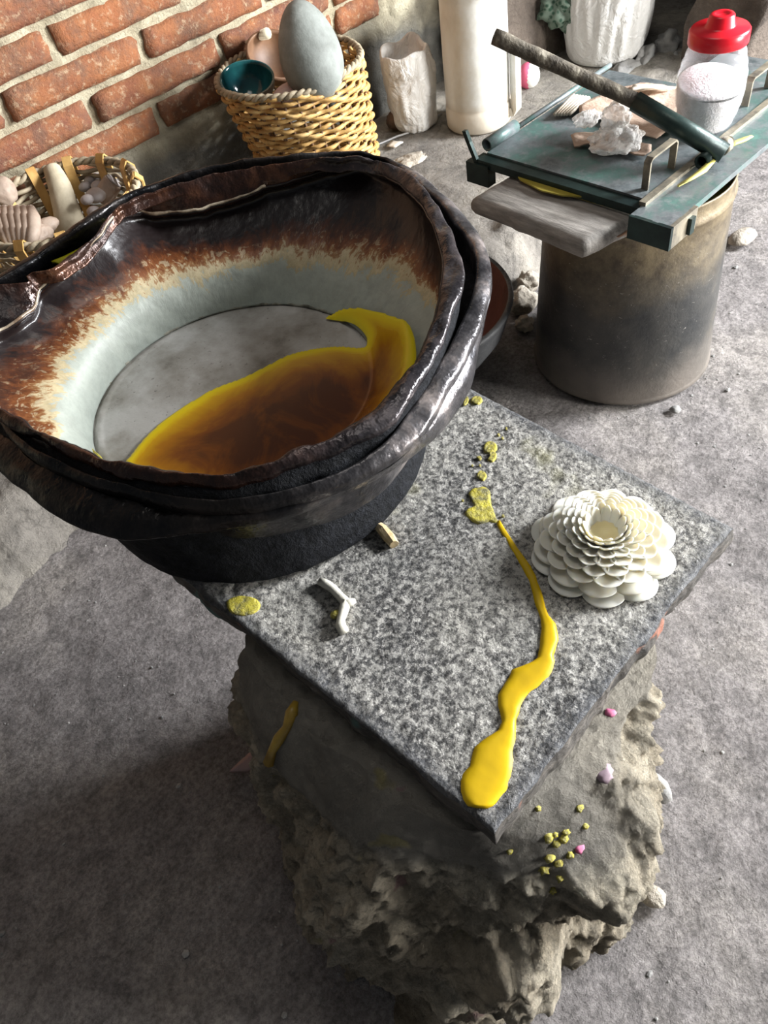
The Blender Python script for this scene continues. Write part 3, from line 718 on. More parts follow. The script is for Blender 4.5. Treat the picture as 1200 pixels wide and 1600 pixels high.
for i, L in enumerate(skirt):
    for j in range(NP): L[j, :2] += 0.002 * fb(L[j], 14, 3)
V = np.concatenate(skirt)
mi = []
for i in range(len(skirt) - 1):
    for j in range(NP): mi.append(0)
o = obj('pot_skirt', V, [tuple(reversed(f)) for f in ringfaces(len(skirt), NP)], [M_RIMB], POT); tag(o, 'turned-down metal skirt below the lip')
body = loft([toward(Sk, .42, .86, -0.012, -0.010), CL(0.402, 0.874, 0.296, 0.572), CL(0.400, 0.868, 0.284, 0.52), CL(0.392, 0.842, 0.266, 0.475), CL(0.39, 0.837, 0.256, 0.4535), CL(0.39, 0.837, 0.2, 0.4525)], [6, 8, 8, 4, 2])
for i, L in enumerate(body):
    for j in range(NP): L[j, :2] += 0.0018 * fb(L[j], 24, 4)
V = np.concatenate(body); Fc = [tuple(reversed(f)) for f in ringfaces(len(body), NP)]; Fc.append(tuple(range(len(V) - NP, len(V))))
o = obj('pot_body', V, Fc, M_SOOT, POT); tag(o, 'soot-crusted round body')

# wax melted in the pan
def blob(outl, z, h, name, mat, parent=None, rings=8, ctr=None, zf=None, depth=None, kind=None, flat=False):
    P = np.array([at(a, b, z) for a, b in outl]); n0 = len(P)
    Q = []
    for i in range(n0):
        p0, p1, p2, p3 = P[i - 1], P[i], P[(i + 1) % n0], P[(i + 2) % n0]
        for s_ in range(4):
            t = s_ / 4; Q.append(0.5 * ((2 * p1) + (-p0 + p2) * t + (2 * p0 - 5 * p1 + 4 * p2 - p3) * t * t + (-p0 + 3 * p1 - 3 * p2 + p3) * t ** 3))
    Q = np.array(Q); n = len(Q); c = np.array(at(*ctr, z)) if ctr is not None else Q.mean(0)
    V = []; D = []
    for i in range(rings + 1):
        f = i / rings; g = (1 - (1 - f) ** 1.0) if flat else f * f * 0.15 + f * 0.85
        s_ = 1 - g * 0.97
        for q in Q:
            p = c + (q - c) * s_; hh = h * min(1, math.sqrt(min(1, f * 3.2)))
            zz = zf(p) if zf else 0
            V.append((p[0], p[1], z + zz + (hh if i else -0.003))); D.append(f)
    Fc = ringfaces(rings + 1, n); Fc.append(tuple(range(rings * n, rings * n + n)))
    a_ = (Q[:, 0] * np.roll(Q[:, 1], -1) - Q[:, 1] * np.roll(Q[:, 0], -1)).sum()
    if a_ < 0: Fc = [tuple(reversed(f)) for f in Fc]
    return obj(name, V, Fc, mat, parent, attr={'depth': D}, kind=kind)
pool = [(195, 733), (210, 704), (232, 678), (262, 652), (300, 627), (335, 607), (380, 590), (420, 570), (450, 555), (490, 545), (530, 541), (566, 543), (574, 532), (560, 514), (538, 502), (508, 496), (530, 491), (562, 497), (595, 512), (625, 532), (648, 552),
        (656, 600), (640, 660), (590, 715), (520, 760), (430, 790), (330, 800), (240, 780)]
def poolz(p):
    d = math.hypot(p[0] - 0.404, p[1] - 0.897)
    return 0.0 if d < 0.215 else min(0.05, max(0, (d - 0.222)) * 0.85)
def film(outl, z, step, name, mat, zf, h):
    P = np.array([at(a, b, z)[:2] for a, b in outl]); n0 = len(P); Q = []
    for i in range(n0):
        p0, p1, p2, p3 = P[i - 1], P[i], P[(i + 1) % n0], P[(i + 2) % n0]
        for s_ in range(5):
            t = s_ / 5; Q.append(0.5 * ((2 * p1) + (-p0 + p2) * t + (2 * p0 - 5 * p1 + 4 * p2 - p3) * t * t + (-p0 + 3 * p1 - 3 * p2 + p3) * t ** 3))
    Q = np.array(Q); Q2 = np.roll(Q, -1, 0)
    xs = np.arange(Q[:, 0].min() - step, Q[:, 0].max() + step * 2, step); ys = np.arange(Q[:, 1].min() - step, Q[:, 1].max() + step * 2, step)
    X, Y = np.meshgrid(xs, ys); G = np.stack([X.ravel(), Y.ravel()], 1)
    best = np.full(len(G), 1e9); near = np.zeros_like(G); ins = np.zeros(len(G), bool)
    for a, b in zip(Q, Q2):
        d = b - a; t = np.clip(((G - a) @ d) / max(d @ d, 1e-12), 0, 1); c_ = a + t[:, None] * d; dd_ = np.linalg.norm(G - c_, axis=1)
        m2 = dd_ < best; best[m2] = dd_[m2]; near[m2] = c_[m2]
        cr = ((a[1] > G[:, 1]) != (b[1] > G[:, 1])); 
        if abs(b[1] - a[1]) > 1e-12: ins ^= cr & (G[:, 0] < (b[0] - a[0]) * (G[:, 1] - a[1]) / (b[1] - a[1]) + a[0])
    sd = np.where(ins, best, -best); na = len(xs); V = []; D = []
    for i in range(len(G)):
        p = G[i] if sd[i] > 0 else near[i]; dd_ = max(0, sd[i])
        V.append((p[0], p[1], z + zf(p) + h * min(1, math.sqrt(dd_ / .006)) - (.002 if sd[i] <= 0 else 0))); D.append(min(1, dd_ / .10))
    Fc = []
    for b in range(len(ys) - 1):
        for a in range(na - 1):
            q = (b * na + a, b * na + a + 1, (b + 1) * na + a + 1, (b + 1) * na + a)
            if max(sd[k] for k in q) > 0 and min(sd[k] for k in q) > -1.5 * step: Fc.append(q)
    used = sorted({k for f in Fc for k in f}); mp_ = {k: i for i, k in enumerate(used)}
    return obj(name, np.array([V[k] for k in used]), [tuple(mp_[k] for k in f) for f in Fc], mat, None, attr={'depth': [D[k] for k in used]})
o = film(pool, FZ + 0.007, 0.004, 'melted_wax', M_POOL, poolz, 0.0025)
tag(o, 'pool of melted amber wax with a bright yellow edge in the bottom of the pan', 'wax')
# wax drop at the left of the pan floor and the wax caught between the rims
o = blob([(134, 708), (140, 698), (150, 706), (160, 716), (150, 722)], FZ + 0.006, 0.003, 'wax_drip', M_TWAX); tag(o, 'small yellow wax drip at the seam inside the left of the pan', 'wax')
gp = [(172, 346, .665), (160, 362, .663), (145, 378, .66), (125, 390, .66), (105, 400, .66), (85, 408, .66)]
V = []
for (a, b, c) in gp:
    p = at(a, b, c); d = np.array([p[0] - .44, p[1] - .89, 0]); d /= np.linalg.norm(d)
    for k in range(5): V.append(p + d * (k - 2) * 0.0055 + np.array([0, 0, -0.0006 * (k - 2) ** 2]))
Fc = ringfaces(len(gp), 5, closed=False)
o = obj('wax_smear', V, Fc, simple('lime_yellow_wax', (0.42, 0.42, 0.01), (0.60, 0.58, 0.02), 20, 0.35, 0, 0.1, 0.002, 40)); tag(o, 'lime-yellow wax caught between the pan rim and the pot rim at the left', 'wax')
m_ = o.modifiers.new('thick', 'SOLIDIFY'); m_.thickness = 0.003; m_.offset = -1

# ------------------------------------------------------------------ wax run on the slab
LR_ = [((776, 820), (781, 812)), ((783, 834), (790, 827)), ((792, 847), (801, 843)), ((800, 862), (811, 858)), ((808, 875), (820, 870)), ((818, 893), (830, 884)), ((825, 905), (838, 899)), ((831, 924), (843, 914)), ((834, 941), (849, 930)), ((840, 956), (853, 948)),
       ((844, 967), (858, 961)), ((845, 982), (869, 974)), ((843, 997), (873, 990)), ((842, 1010), (874, 1001)), ((838, 1029), (865, 1024)), ((826, 1036), (869, 1034)), ((812, 1041), (867, 1043)), ((798, 1045), (860, 1058)), ((793, 1058), (841, 1075)), ((784, 1072), (829, 1084)),
       ((776, 1086), (822, 1092)), ((776, 1103), (815, 1105)), ((781, 1118), (812, 1114)), ((783, 1128), (807, 1125)), ((777, 1141), (807, 1146)), ((752, 1156), (806, 1160)), ((739, 1167), (804, 1172)), ((734, 1182), (804, 1188)), ((730, 1197), (803, 1203)),
       ((721, 1208), (800, 1218)), ((716, 1220), (796, 1230)), ((716, 1235), (787, 1243)), ((721, 1249), (780, 1252)), ((730, 1259), (772, 1260)), ((745, 1263), (762, 1264))]
V = []; D = []; NW = 12
sub = []
for i in range(len(LR_) - 1):
    for s_ in (0, .34, .67): sub.append(tuple(tuple(np.array(LR_[i][k]) * (1 - s_) + np.array(LR_[i + 1][k]) * s_) for k in (0, 1)))
sub.append(LR_[-1])
for l, r in sub:
    A, Bq = at(*l, SZ), at(*r, SZ); wd = np.linalg.norm(A - Bq); hh = min(0.0065, 0.22 * wd + 0.002)
    for k in range(NW + 1):
        f = k / NW; p = A * (1 - f) + Bq * f; e = 1 - abs(2 * f - 1) ** 3.2
        V.append((p[0], p[1], SZ - 0.002 + hh * e ** 0.6 + 0.0005 * fb(p, 30))); D.append(e)
Fc = ringfaces(len(sub), NW + 1, closed=False)
Fc.append(tuple(range(NW, -1, -1))); Fc.append(tuple(range((len(sub) - 1) * (NW + 1), len(sub) * (NW + 1))))
WR = empty('wax_run', (*at(800, 1050, SZ)[:2], SZ), 'long winding run of bright yellow wax ending in a fat drop near the slab corner', 'wax')
obj('run', V, Fc, M_YWAX, WR, attr={'depth': D})
z3 = lambda L: [(680 + a / 5, 600 + b / 5) for a, b in L]
o = blob(z3([(255, 850), (290, 808), (330, 800), (380, 792), (430, 830), (440, 930), (460, 980), (482, 1050), (500, 1085), (470, 1094), (430, 1086), (370, 1105), (300, 1090), (225, 1030), (240, 985), (300, 955), (270, 895)]), SZ + .0005, 0.0025, 'splash', M_TWAX, WR)
tag(o, 'thin olive splash at the head of the run')
spots = [([(372, 500), (400, 455), (450, 448), (485, 480), (480, 520), (440, 545), (390, 540)], 'olive-yellow wax spot shaped like a cloud, above the splash'),
         ([(425, 530), (475, 535), (480, 575), (445, 612), (405, 595), (425, 570)], 'bright yellow wax spot touching the cloud-shaped one'),
         ([(320, 720), (345, 680), (385, 685), (405, 720), (380, 758), (340, 745)], 'round olive wax spot just above the splash'),
         ([(275, 130), (300, 100), (350, 98), (372, 130), (340, 165), (295, 155)], 'yellow wax spot by the far slab edge beside the pot'),
         ([(215, 160), (245, 100), (262, 110), (255, 150), (225, 172)], 'yellow wax wedge touching the pot rim at the far slab edge')]
for L, lab in spots:
    o = blob(z3(L), SZ + .0008, 0.0022, 'wax_spot', M_TWAX); tag(o, lab, 'wax', 'wax spots on the slab')
for (a, b, r) in [(345, 580, 20), (290, 640, 10), (350, 640, 12), (495, 400, 14), (525, 425, 12), (555, 350, 11), (530, 1032, 14), (215, 912, 11), (330, 575, 8)]:
    L = [(a + r * math.cos(t), b + r * .8 * math.sin(t)) for t in np.linspace(0, 6.28, 8)[:-1]]
    o = blob(z3(L), SZ + .0008, 0.002, 'wax_speck', M_TWAX, rings=3)
    tag(o, ('tiny yellow wax speck left of the cloud-shaped wax spot' if a < 360 and b > 500 and b < 700 else 'tiny yellow wax speck above and right of the cloud-shaped wax spot' if b < 500 else 'lone tiny wax speck just %s the olive splash' % ('right of' if a > 400 else 'left of')), 'wax', 'tiny wax specks on the slab')
# yellowish wax crust near the pot foot
o = blob([(352, 940), (372, 930), (400, 934), (408, 948), (392, 962), (362, 960)], SZ + .0006, 0.0012, 'wax_spot', M_TWAX); tag(o, 'faint yellow wax patch beside the foot of the pot near the left slab corner', 'wax')

# wax bits: Y-shaped scrap and tan chip
def zb(a, b): return at(460 + a * 220 / 1200, 800 + b * 220 / 1200, SZ)
T = empty('wax_scrap', (*zb(430, 800)[:2], SZ), 'pale Y-shaped wax scrap lying on the slab in front of the pot', 'wax')
P = [zb(225, 610), zb(285, 640), zb(340, 680), zb(395, 740), zb(445, 790), zb(430, 850), zb(405, 930), zb(400, 990), zb(430, 1040)]
P = [p + np.array([0, 0, .006]) for p in P]
V1 = tube(P, [.006, .0068, .0062, .0062, .0075, .0068, .0058, .0072, .007], 10); V2 = tube([zb(430, 800) + [0, 0, .006], zb(490, 790) + [0, 0, .006], zb(530, 775) + [0, 0, .006]], [.008, .0055, .003], 8)
V, Fc = merge(V1, V2); obj('stem', V, Fc, M_CREAM, T)
V, Fc = ico(0.0075, zb(360, 890) + np.array([0, 0, .005]), 2, (1, 1, .6), .3, 3); o = obj('bead', V, Fc, M_TWAX, T); tag(o, 'olive wax bead on the side of the scrap')
P = [zb(720, 140) + [0, 0, .006], zb(765, 180) + [0, 0, .007], zb(810, 235) + [0, 0, .006], zb(855, 300) + [0, 0, .006]]
V, Fc = tube(P, [.007, .0085, .008, .007], 8); V = V + np.array([[0.0012 * fb(v, 60), 0.0012 * fb(v + 4, 60), .0] for v in V])
o = obj('wax_chip', V, Fc, M_CHIP, smooth=False); tag(o, 'tan crumbly wax chip lying at the foot of the sooty pot', 'wax')

# ------------------------------------------------------------------ carved wax flower
FC = np.array([0.556, 0.316, SZ + 0.001])
FL = empty('wax_flower', FC, 'ivory carved wax flower with layers of scalloped petals on the slab corner', 'flower candle')
def petal(ang, r0, z0, r1, z1, wid, cup, mat, lift=0.0, thick=0.0016, tip=0.0, tw=0.0):
    nu, nv = 9, 7; Vt = []
    for i in range(nv):
        f = i / (nv - 1)
        for k in range(nu):
            s_ = (k / (nu - 1) - 0.5) * 2
            rt = r1 - (wid * .5) * (1 - math.sqrt(max(0, 1 - 0.93 * s_ * s_))) * 0.95
            rr = r0 + (rt - r0) * f; g = (rr - r0) / (r1 - r0)
            ww = wid * min(1.0, 0.5 + 0.62 * g)
            zz = .86 * (z0 + (z1 - z0) * (g ** 1.3)) + cup * (s_ * s_) * (0.25 + 0.75 * g) + lift * g ** 4 + tip * g ** 6 + 0.0007 * math.sin(s_ * 6 + ang * 5) * g
            a = ang + s_ * ww * .5 / max(rr, 0.012)
            Vt.append((rr * math.cos(a), rr * math.sin(a), zz))
    Vt = np.array(Vt) + FC
    Fc = ringfaces(nv, nu, closed=False)
    o = obj('petal', Vt, [tuple(reversed(f)) for f in Fc], mat, FL)
    s1 = o.modifiers.new('thick', 'SOLIDIFY'); s1.thickness = thick * 1.0; s1.offset = 0
    s2 = o.modifiers.new('sub', 'SUBSURF'); s2.levels = 1; s2.render_levels = 2
    return o
random.seed(3)
rings_ = [  # n, r0, z0, r1, z1, width, cup, lift, tip
    (10, .030, .004, .097, .003, .062, -.003, 0, 0),
    (10, .030, .016, .090, .013, .058, -.005, .001, 0),
    (13, .026, .020, .083, .0265, .042, .005, .003, 0),
    (14, .024, .026, .072, .0350, .034, .005, .003, .001),
    (15, .022, .031, .062, .0430, .0275, .005, .003, .001),
    (15, .020, .034, .052, .0500, .0235, .005, .003, .001),
    (15, .018, .036, .0425, .0560, .0190, .004, .003, .001),
    (14, .016, .034, .034, .0600, .0160, .004, .002, .001),
    (11, .0155, .032, .0275, .0615, .0155, .004, .001, .0015)]
for ri, (n, r0, z0, r1, z1, wd, cup, lf, tp) in enumerate(rings_):
    for i in range(n):
        a = 2 * math.pi * (i + 0.5 * (ri % 2)) / n + random.uniform(-.03, .03) + ri * .21
        petal(a, r0, z0, r1 * random.uniform(.98, 1.015), z1 + random.uniform(-.001, .001), wd * 1.14, cup, M_IVORY if ri < 4 else M_IVORY, lf, tip=tp)
V, Fc = lathe([(0.0, .002), (.034, .002), (.040, .010), (.034, .024), (.026, .030), (.019, .035), (.016, .032), (.012, .029), (.0, .028)], 32, FC, closebot=False)
o = obj('core', V, Fc, M_IVORYD, FL); tag(o, 'yellowish hollow heart of the flower')

# ------------------------------------------------------------------ crumbs on the pedestal
from mathutils.bvhtree import BVHTree
BVH = BVHTree.FromPolygons([tuple(map(float, v)) for v in STUMP[0]], STUMP[1])
def on_stump(px, py):
    r = BM @ np.array([px - 600.0, 800.0 - py, -F]); h = BVH.ray_cast(Vector((0, 0, H)), Vector(r.tolist()).normalized())
    return np.array(h[0]) if h[0] is not None else at(px, py, .3)
def clump(name, px, py, z, r, mat, lab, cat, group=None, sq=(1, 1, .6), amp=.3, sub=2, k=2.2, R=None, smooth=True):
    p = on_stump(px, py) if z is None else at(px, py, z)
    if z is None: amp = .6
    V, Fc = ico(r, p, sub, sq, amp, k, R=R, seed=px * .13)
    o = obj(name, V, Fc, mat, smooth=smooth); return tag(o, lab, cat, group)
for (a, b, z, r) in [(880, 1310, .352, .006), (868, 1318, .35, .005), (905, 1262, .365, .005), (840, 1262, .37, .004), (866, 1304, .352, .004), (914, 1290, .352, .004), (796, 1330, .345, .004), (862, 1390, .305, .005), (875, 1372, .32, .004), (858, 1340, 0, .006), (872, 1348, 0, .005), (850, 1358, 0, .006), (890, 1335, 0, .005), (884, 1300, 0, .005), (856, 1308, 0, .006)]:
    clump('wax_crumb', a, b, None, r * 1.0, M_TWAX, 'crumb of yellow wax stuck to the rubble pedestal below the slab edge', 'wax', 'yellow wax crumbs on the pedestal')
clump('wax_disc', 943, 1208, None, .012, M_MAUVE, 'flat mauve wax disc on top of the pedestal beside the slab edge', 'wax', sq=(1, 1, .25))
clump('wax_blot', 953, 1113, None, .006, M_MAGENTA, 'small purple-pink wax blot on the pedestal under the slab edge', 'wax', sq=(1, 1, .3))
clump('wax_blot', 905, 1325, None, .006, M_MAGENTA, 'small crimson wax blot among the yellow crumbs on the pedestal', 'wax', sq=(1, 1, .4))

# loose stones and shards on the floor
clump('stone', 1018, 1226, .018, .030, M_STONE, 'grey stone leaning beside the pedestal at its right', 'stone', sq=(.7, 1.2, .8), amp=.25)
clump('stone', 1010, 1275, .008, .017, M_STONEL, 'small pale stone below the grey one beside the pedestal', 'stone', amp=.3)
clump('stone', 1020, 1400, .006, .017, M_STONEL, 'flat pale stone on the floor near the pedestal front', 'stone', sq=(1, 1.3, .4), amp=.3)
clump('stone', 1087, 368, .012, .036, M_STONE if 0 else M_STONEL, 'flat stone on the floor right of the metal drum', 'stone', sq=(1.1, .8, .4), amp=.3) if 0 else None
clump('stone', 1160, 370, .01, .04, M_STONEL, 'flat pale stone on the floor right of the metal drum', 'stone', sq=(1.2, .8, .35), amp=.3)
clump('stone', 1055, 640, .005, .012, M_STONE, 'small dark stone at the foot of the metal drum', 'stone', amp=.3)
pr = at(395, 1190, 0.02)
a0, a1, a2, a3 = at(360, 1200, .012), at(398, 1160, .012), at(420, 1185, .03), at(385, 1215, .03)
V, Fc = box([at(358, 1205, .018), at(385, 1204, .018), at(418, 1190, .03), at(398, 1168, .03)], .008, nu=4, nv=4, nz=1, amp=.002)
o = obj('shard', V, Fc, M_SHARD); tag(o, 'flat pinkish shard jutting out at the left foot of the pedestal', 'shard')
P = [on_stump(*q) for q in [(464, 1095), (458, 1112), (450, 1135), (438, 1152), (428, 1170), (422, 1190)]]
P = [p + np.array([-0.002, 0, .002]) for p in P]
V, Fc = tube(P, [.004, .009, .006, .008, .006, .008], 8); V[:, 2] -= 0.002
o = obj('wax_drip', V, Fc, simple('ochre_wax', (0.20, 0.12, 0.02), (0.42, 0.28, 0.03), 20, 0.4, 0, .3, .004, 50)); tag(o, 'ochre wax drip run down the left shoulder of the pedestal', 'wax')

random.seed(11)
V_, F_ = [], []; off = 0
base_v, base_f = ico(1, (0, 0, 0), 1)
for i in range(1300):
    x, y = random.uniform(-.5, 3.0), random.uniform(-.4, 1.5)
    if -.03 < x < .6 and .02 < y < .72: continue
    r = random.uniform(.0012, .0032) * (1 + (random.random() > .96) * 1.2); z = floor_z(x, y) + r * .2
    sq = np.array([random.uniform(.7, 1.3), random.uniform(.7, 1.3), random.uniform(.4, .8)])
    V_.append(base_v * r * sq + np.array([x, y, z])); F_ += [tuple(q + off for q in f) for f in base_f]; off += len(base_v)
o = obj('gravel', np.concatenate(V_), F_, M_STONE, smooth=False, kind='stuff'); tag(o, 'fine grit scattered over the earth floor', 'gravel')

# rocks along the edge of the ledge
rk = [(1010, 95, .10, .055, (1.5, .8, .9)), (1045, 75, .12, .05, (1, 1, 1)), (975, 118, .10, .05, (1.7, .7, .7)), (1058, 110, .06, .05, (1, .8, 1.2)), (1035, 125, .06, .045, (1, 1, 1)), (700, 300, .085, .05, (1.2, 1, .5)), (815, 470, .03, .04, (1, 1, .8)),
      (820, 505, .015, .025, (1, 1, .8)), (640, 255, .115, .05, (1.4, 1, .35)), (790, 395, .05, .055, (1, 1, .8)), (760, 360, .07, .045, (1.3, 1, .6)), (826, 440, .03, .03, (1, 1, .9))]
locs = ['largest rock, long and grey, in the ledge edge left of the jar', 'rough rock on top of the ledge behind the red-lidded jar', 'long low rock in the ledge edge behind the cardboard', 'upright rock in the ledge edge right behind the jar', 'knobbly rock just behind the lid cardboard',
        'flat lump in the mud ledge between pot and drum lid', 'pale lump at the ledge foot beside the drum', 'small pale stone at the ledge foot near the clay bowl', 'flat lump in the mud ledge behind the pot', 'pale lump in the ledge slope under the plank', 'flat pale lump in the ledge slope above the clay bowl', 'small pale rock against the drum at the ledge foot']
for (a, b, z, r, sq), lb in zip(rk, locs):
    p = at(a, b, z); V, Fc = ico(r, p, 4, sq, .35, 1.6, seed=a * .37)
    V = V + 0.004 * np.array([[fb(v, 22), fb(v + 3, 22), fb(v + 6, 22)] for v in V])
    o = obj('rock', V, Fc, M_STONEL if a < 900 else M_STONE); tag(o, lb, 'rock', 'rocks in the edge of the mud ledge')

# ------------------------------------------------------------------ clay bowl on the floor behind the pot
c = np.array([1.045, 1.19, 0.0]); 
prof = [(0.0, .012), (.10, .012), (.155, .03), (.20, .075), (.235, .13), (.252, .19), (.256, .2), (.252, .206), (.243, .204), (.236, .19), (.215, .13), (.18, .075), (.13, .04), (.08, .03), (0.0, .03)]
BW = empty('clay_bowl', c, 'wide black clay bowl on the floor between the pot and the drum', 'bowl')
V, Fc = lathe(prof[:9], 64, c, closebot=False); obj('bowl_wall', V, Fc, M_BLACKCLAY, BW)
V, Fc = lathe(prof[8:], 64, c, closebot=False); o = obj('bowl_inside', V, Fc, M_RUSTIN, BW); tag(o, 'reddish dark inside of the bowl')

# ------------------------------------------------------------------ drum
DC = np.array([1.389, 0.805, 0.0])
DR = empty('metal_drum', DC, 'dark scuffed metal drum standing on the floor under the green lid', 'drum')
prof = [(.0, .004), (.207, .004), (.212, .008), (.209, .014), (.209, .02)] + [(.209 - .019 * i / 16, .02 + .40 * i / 16) for i in range(1, 17)] + [(.193, .426), (.194, .432), (.190, .438), (.1875, .462), (.189, .466), (.187, .470), (.184, .466), (.183, .40)]
V, Fc = lathe(prof, 72, DC, closebot=False, wob=lambda t, z: 1 + 0.004 * math.sin(3 * t + z * 9) + 0.002 * math.sin(7 * t))
obj('drum_shell', V, Fc, M_DRUM, DR)
V, Fc = lathe([(0.0, .425), (.10, .425), (.183, .425), (.1835, .423)], 48, DC, closebot=False)
o = obj('old_wax', V, Fc, simple('dull_yellow_wax', (0.26, 0.20, 0.03), (0.40, 0.31, 0.06), 8, 0.35, 0, .2, .004, 30), DR); tag(o, 'dull yellow wax filling the drum under the lid')

# ------------------------------------------------------------------ lid of the drum
PZ = 0.508
LD = empty('drum_lid', (1.45, .85, PZ - .02), 'worn green steel plate lid with strap handles lying across the drum', 'lid')
def rect(x0, x1, y0, y1, z): return [(x0, y0, z), (x1, y0, z), (x1, y1, z), (x0, y1, z)]
tilt = -0.004
x0, x1, y0, y1 = 1.233, 1.675, .695, 1.078
V, Fc = box(rect(x0, x1, y0, y1, PZ), .012, nu=16, nv=16, nz=1, amp=.0008, k=6); obj('plate', V, Fc, M_GREEN, LD, smooth=False)
V, Fc = box(rect(x1 - .02, 1.86, .70, .90, PZ - .001), .012, nu=4, nv=4, nz=1); obj('plate', V, Fc, M_GREEN, LD, smooth=False)
V, Fc = box(rect(1.180, 1.86, .612, .692, PZ - .003), .012, nu=16, nv=3, nz=1, amp=.0008, k=6); obj('front_strip', V, Fc, M_GREEN, LD, smooth=False)
V, Fc = box(rect(1.215, 1.86, .684, .698, PZ + .004), .012, nu=16, nv=1, nz=1); obj('folded_seam', V, Fc, M_WORN, LD, smooth=False)
V, Fc = box(rect(1.205, 1.235, .66, 1.09, PZ - .004), .016, nu=2, nv=8, nz=1); obj('edge_bar', V, Fc, M_DSTEEL, LD, smooth=False)
V, Fc = box(rect(1.182, 1.262, .605, .613, PZ - .003), .045, nu=2, nv=1, nz=1); obj('corner_bracket', V, Fc, M_WORN, LD, smooth=False)
V, Fc = box(rect(1.174, 1.182, .605, .692, PZ - .003), .045, nu=1, nv=2, nz=1); obj('corner_bracket', V, Fc, M_DSTEEL, LD, smooth=False)
V, Fc = box(rect(1.232, 1.246, .598, .605, PZ - .012), .032, nu=1, nv=1, nz=1); obj('hasp', V, Fc, M_DSTEEL, LD, smooth=False)
V, Fc = box(rect(1.200, 1.225, 1.05, 1.11, PZ - .012), .045, nu=1, nv=1, nz=1); obj('corner_bracket', V, Fc, M_DSTEEL, LD, smooth=False)
def strap(P, wv, th, mat, name='handle'):
    """flat strap along P with half-width vector wv"""
    V = []; P = [np.array(p, float) for p in P]; wv = np.array(wv, float)
    for i, p in enumerate(P):
        d = P[min(i + 1, len(P) - 1)] - P[max(i - 1, 0)]; d /= np.linalg.norm(d); nrm = np.cross(d, wv); nrm /= np.linalg.norm(nrm)
        for s1, s2 in ((-1, -1), (1, -1), (1, 1), (-1, 1)): V.append(p + wv * s1 + nrm * th / 2 * s2)
    Fc = ringfaces(len(P), 4); Fc += [(3, 2, 1, 0), tuple(range(len(V) - 4, len(V)))]
    return obj(name, V, Fc, mat, LD, smooth=False)
strap([(1.262, .716, PZ), (1.262, .716, PZ + .052), (1.268, .716, PZ + .058), (1.345, .716, PZ + .058), (1.351, .716, PZ + .052), (1.351, .716, PZ)], (0, .007, 0), .004, M_WORN)
strap([(1.640, .725, PZ), (1.640, .725, PZ + .048), (1.646, .725, PZ + .053), (1.73, .725, PZ + .053), (1.735, .725, PZ + .048), (1.735, .725, PZ)], (0, .008, 0), .004, M_WORN)
strap([(1.208, 1.085, PZ - .012), (1.203, 1.10, PZ + .03), (1.198, 1.105, PZ + .055)], (.004, .0, 0.0), .010, M_DSTEEL, 'upright_bar')
V, Fc = pipe([(1.235, 1.080, PZ + .014), (1.33, 1.080, PZ + .014)], .0135, .0105); obj('hinge_pipe', V, Fc, M_GREEN, LD)
V, Fc = tube([(1.33, 1.086, PZ + .004), (1.69, 1.086, PZ + .004)], .0055, 8); obj('edge_rod', V, Fc, M_GREEN, LD)
WS = [at(a, b, PZ - .014) for a, b in [(792, 252), (800, 262), (812, 280), (845, 297), (880, 305), (920, 307), (948, 303), (930, 290), (860, 262)]]
Vw_ = WS + [p - np.array([0, 0, .003]) for p in WS]; k_ = len(WS)
o = obj('wax_skin', np.array(Vw_), [tuple(range(k_)), tuple(range(2 * k_ - 1, k_ - 1, -1))] + [(i, i + k_, (i + 1) % k_ + k_, (i + 1) % k_) for i in range(k_)], simple('olive_yellow_wax', (0.30, 0.24, 0.03), (0.44, 0.37, 0.07), 8, 0.35, 0, .2, .004, 30), LD, smooth=False); tag(o, 'olive-yellow wax skin hanging out under the plate')
V, Fc = pipe([(1.372, .668, PZ + .014), (1.432, .668, PZ + .014)], .014, .0105); o = obj('hinge_pipe', V, Fc, M_DSTEEL, LD)
V, Fc = pipe([(1.436, .664, PZ + .014), (1.455, .664, PZ + .014)], .0155, .0105); o = obj('hinge_ring', V, Fc, M_WORN, LD)
def yellow_rag(pts, lab):
    V = []
    for (a, b, wq) in pts:
        for s_ in (-1, 0, 1): V.append(at(a + s_ * 2, b + s_ * wq, PZ + .014 + .002 * (1 - abs(s_))))
    o = obj('wax_strip', V, ringfaces(len(pts), 3, closed=False), simple('pale_yellow_strip', (.62, .56, .12), (.74, .68, .22), 20, .5, 0, .2, .003, 50), LD)
    m_ = o.modifiers.new('t', 'SOLIDIFY'); m_.thickness = .002; tag(o, lab)
yellow_rag([(1060, 290, 1), (1085, 275, 3), (1103, 262, 5), (1115, 248, 5), (1118, 247, 2)], 'pale yellow strip beside the hinge')
yellow_rag([(1140, 228, 2), (1150, 222, 3), (1164, 217, 3), (1176, 212, 1)], 'pale yellow strip beside the hinge')

# pry handle: dark pipe with a barky stick in it
E0, E1 = at(1132, 240, PZ + .020), at(772, 57, 0.72)
J = E0 + (E1 - E0) * 0.40
ln = np.linalg.norm(E1 - E0)
K0 = at(992, 158, E0[2] + (E1[2] - E0[2]) * 0.4)
RD = empty('lid_lever', tuple(E0), 'long lever of dark green pipe and barky stick propped across the lid', 'lever')
V, Fc = pipe([K0, E0], .0185, .0160); obj('pipe', V, Fc, M_DSTEEL, RD)
Pp = [K0 + (E0 - K0) * .12] + [K0 + (E1 - K0) * i / 14 for i in range(15)]
Pp = [p + np.array([0, 0, .002 * fb(p, 12)]) for p in Pp]
V, Fc = tube(Pp, [.0145 + .0015 * fb(p, 30) for p in Pp], 12); obj('stick', V, Fc, M_STICK, RD)
for (f, lb) in ((.3, 0), (.62, 1)):
    pass
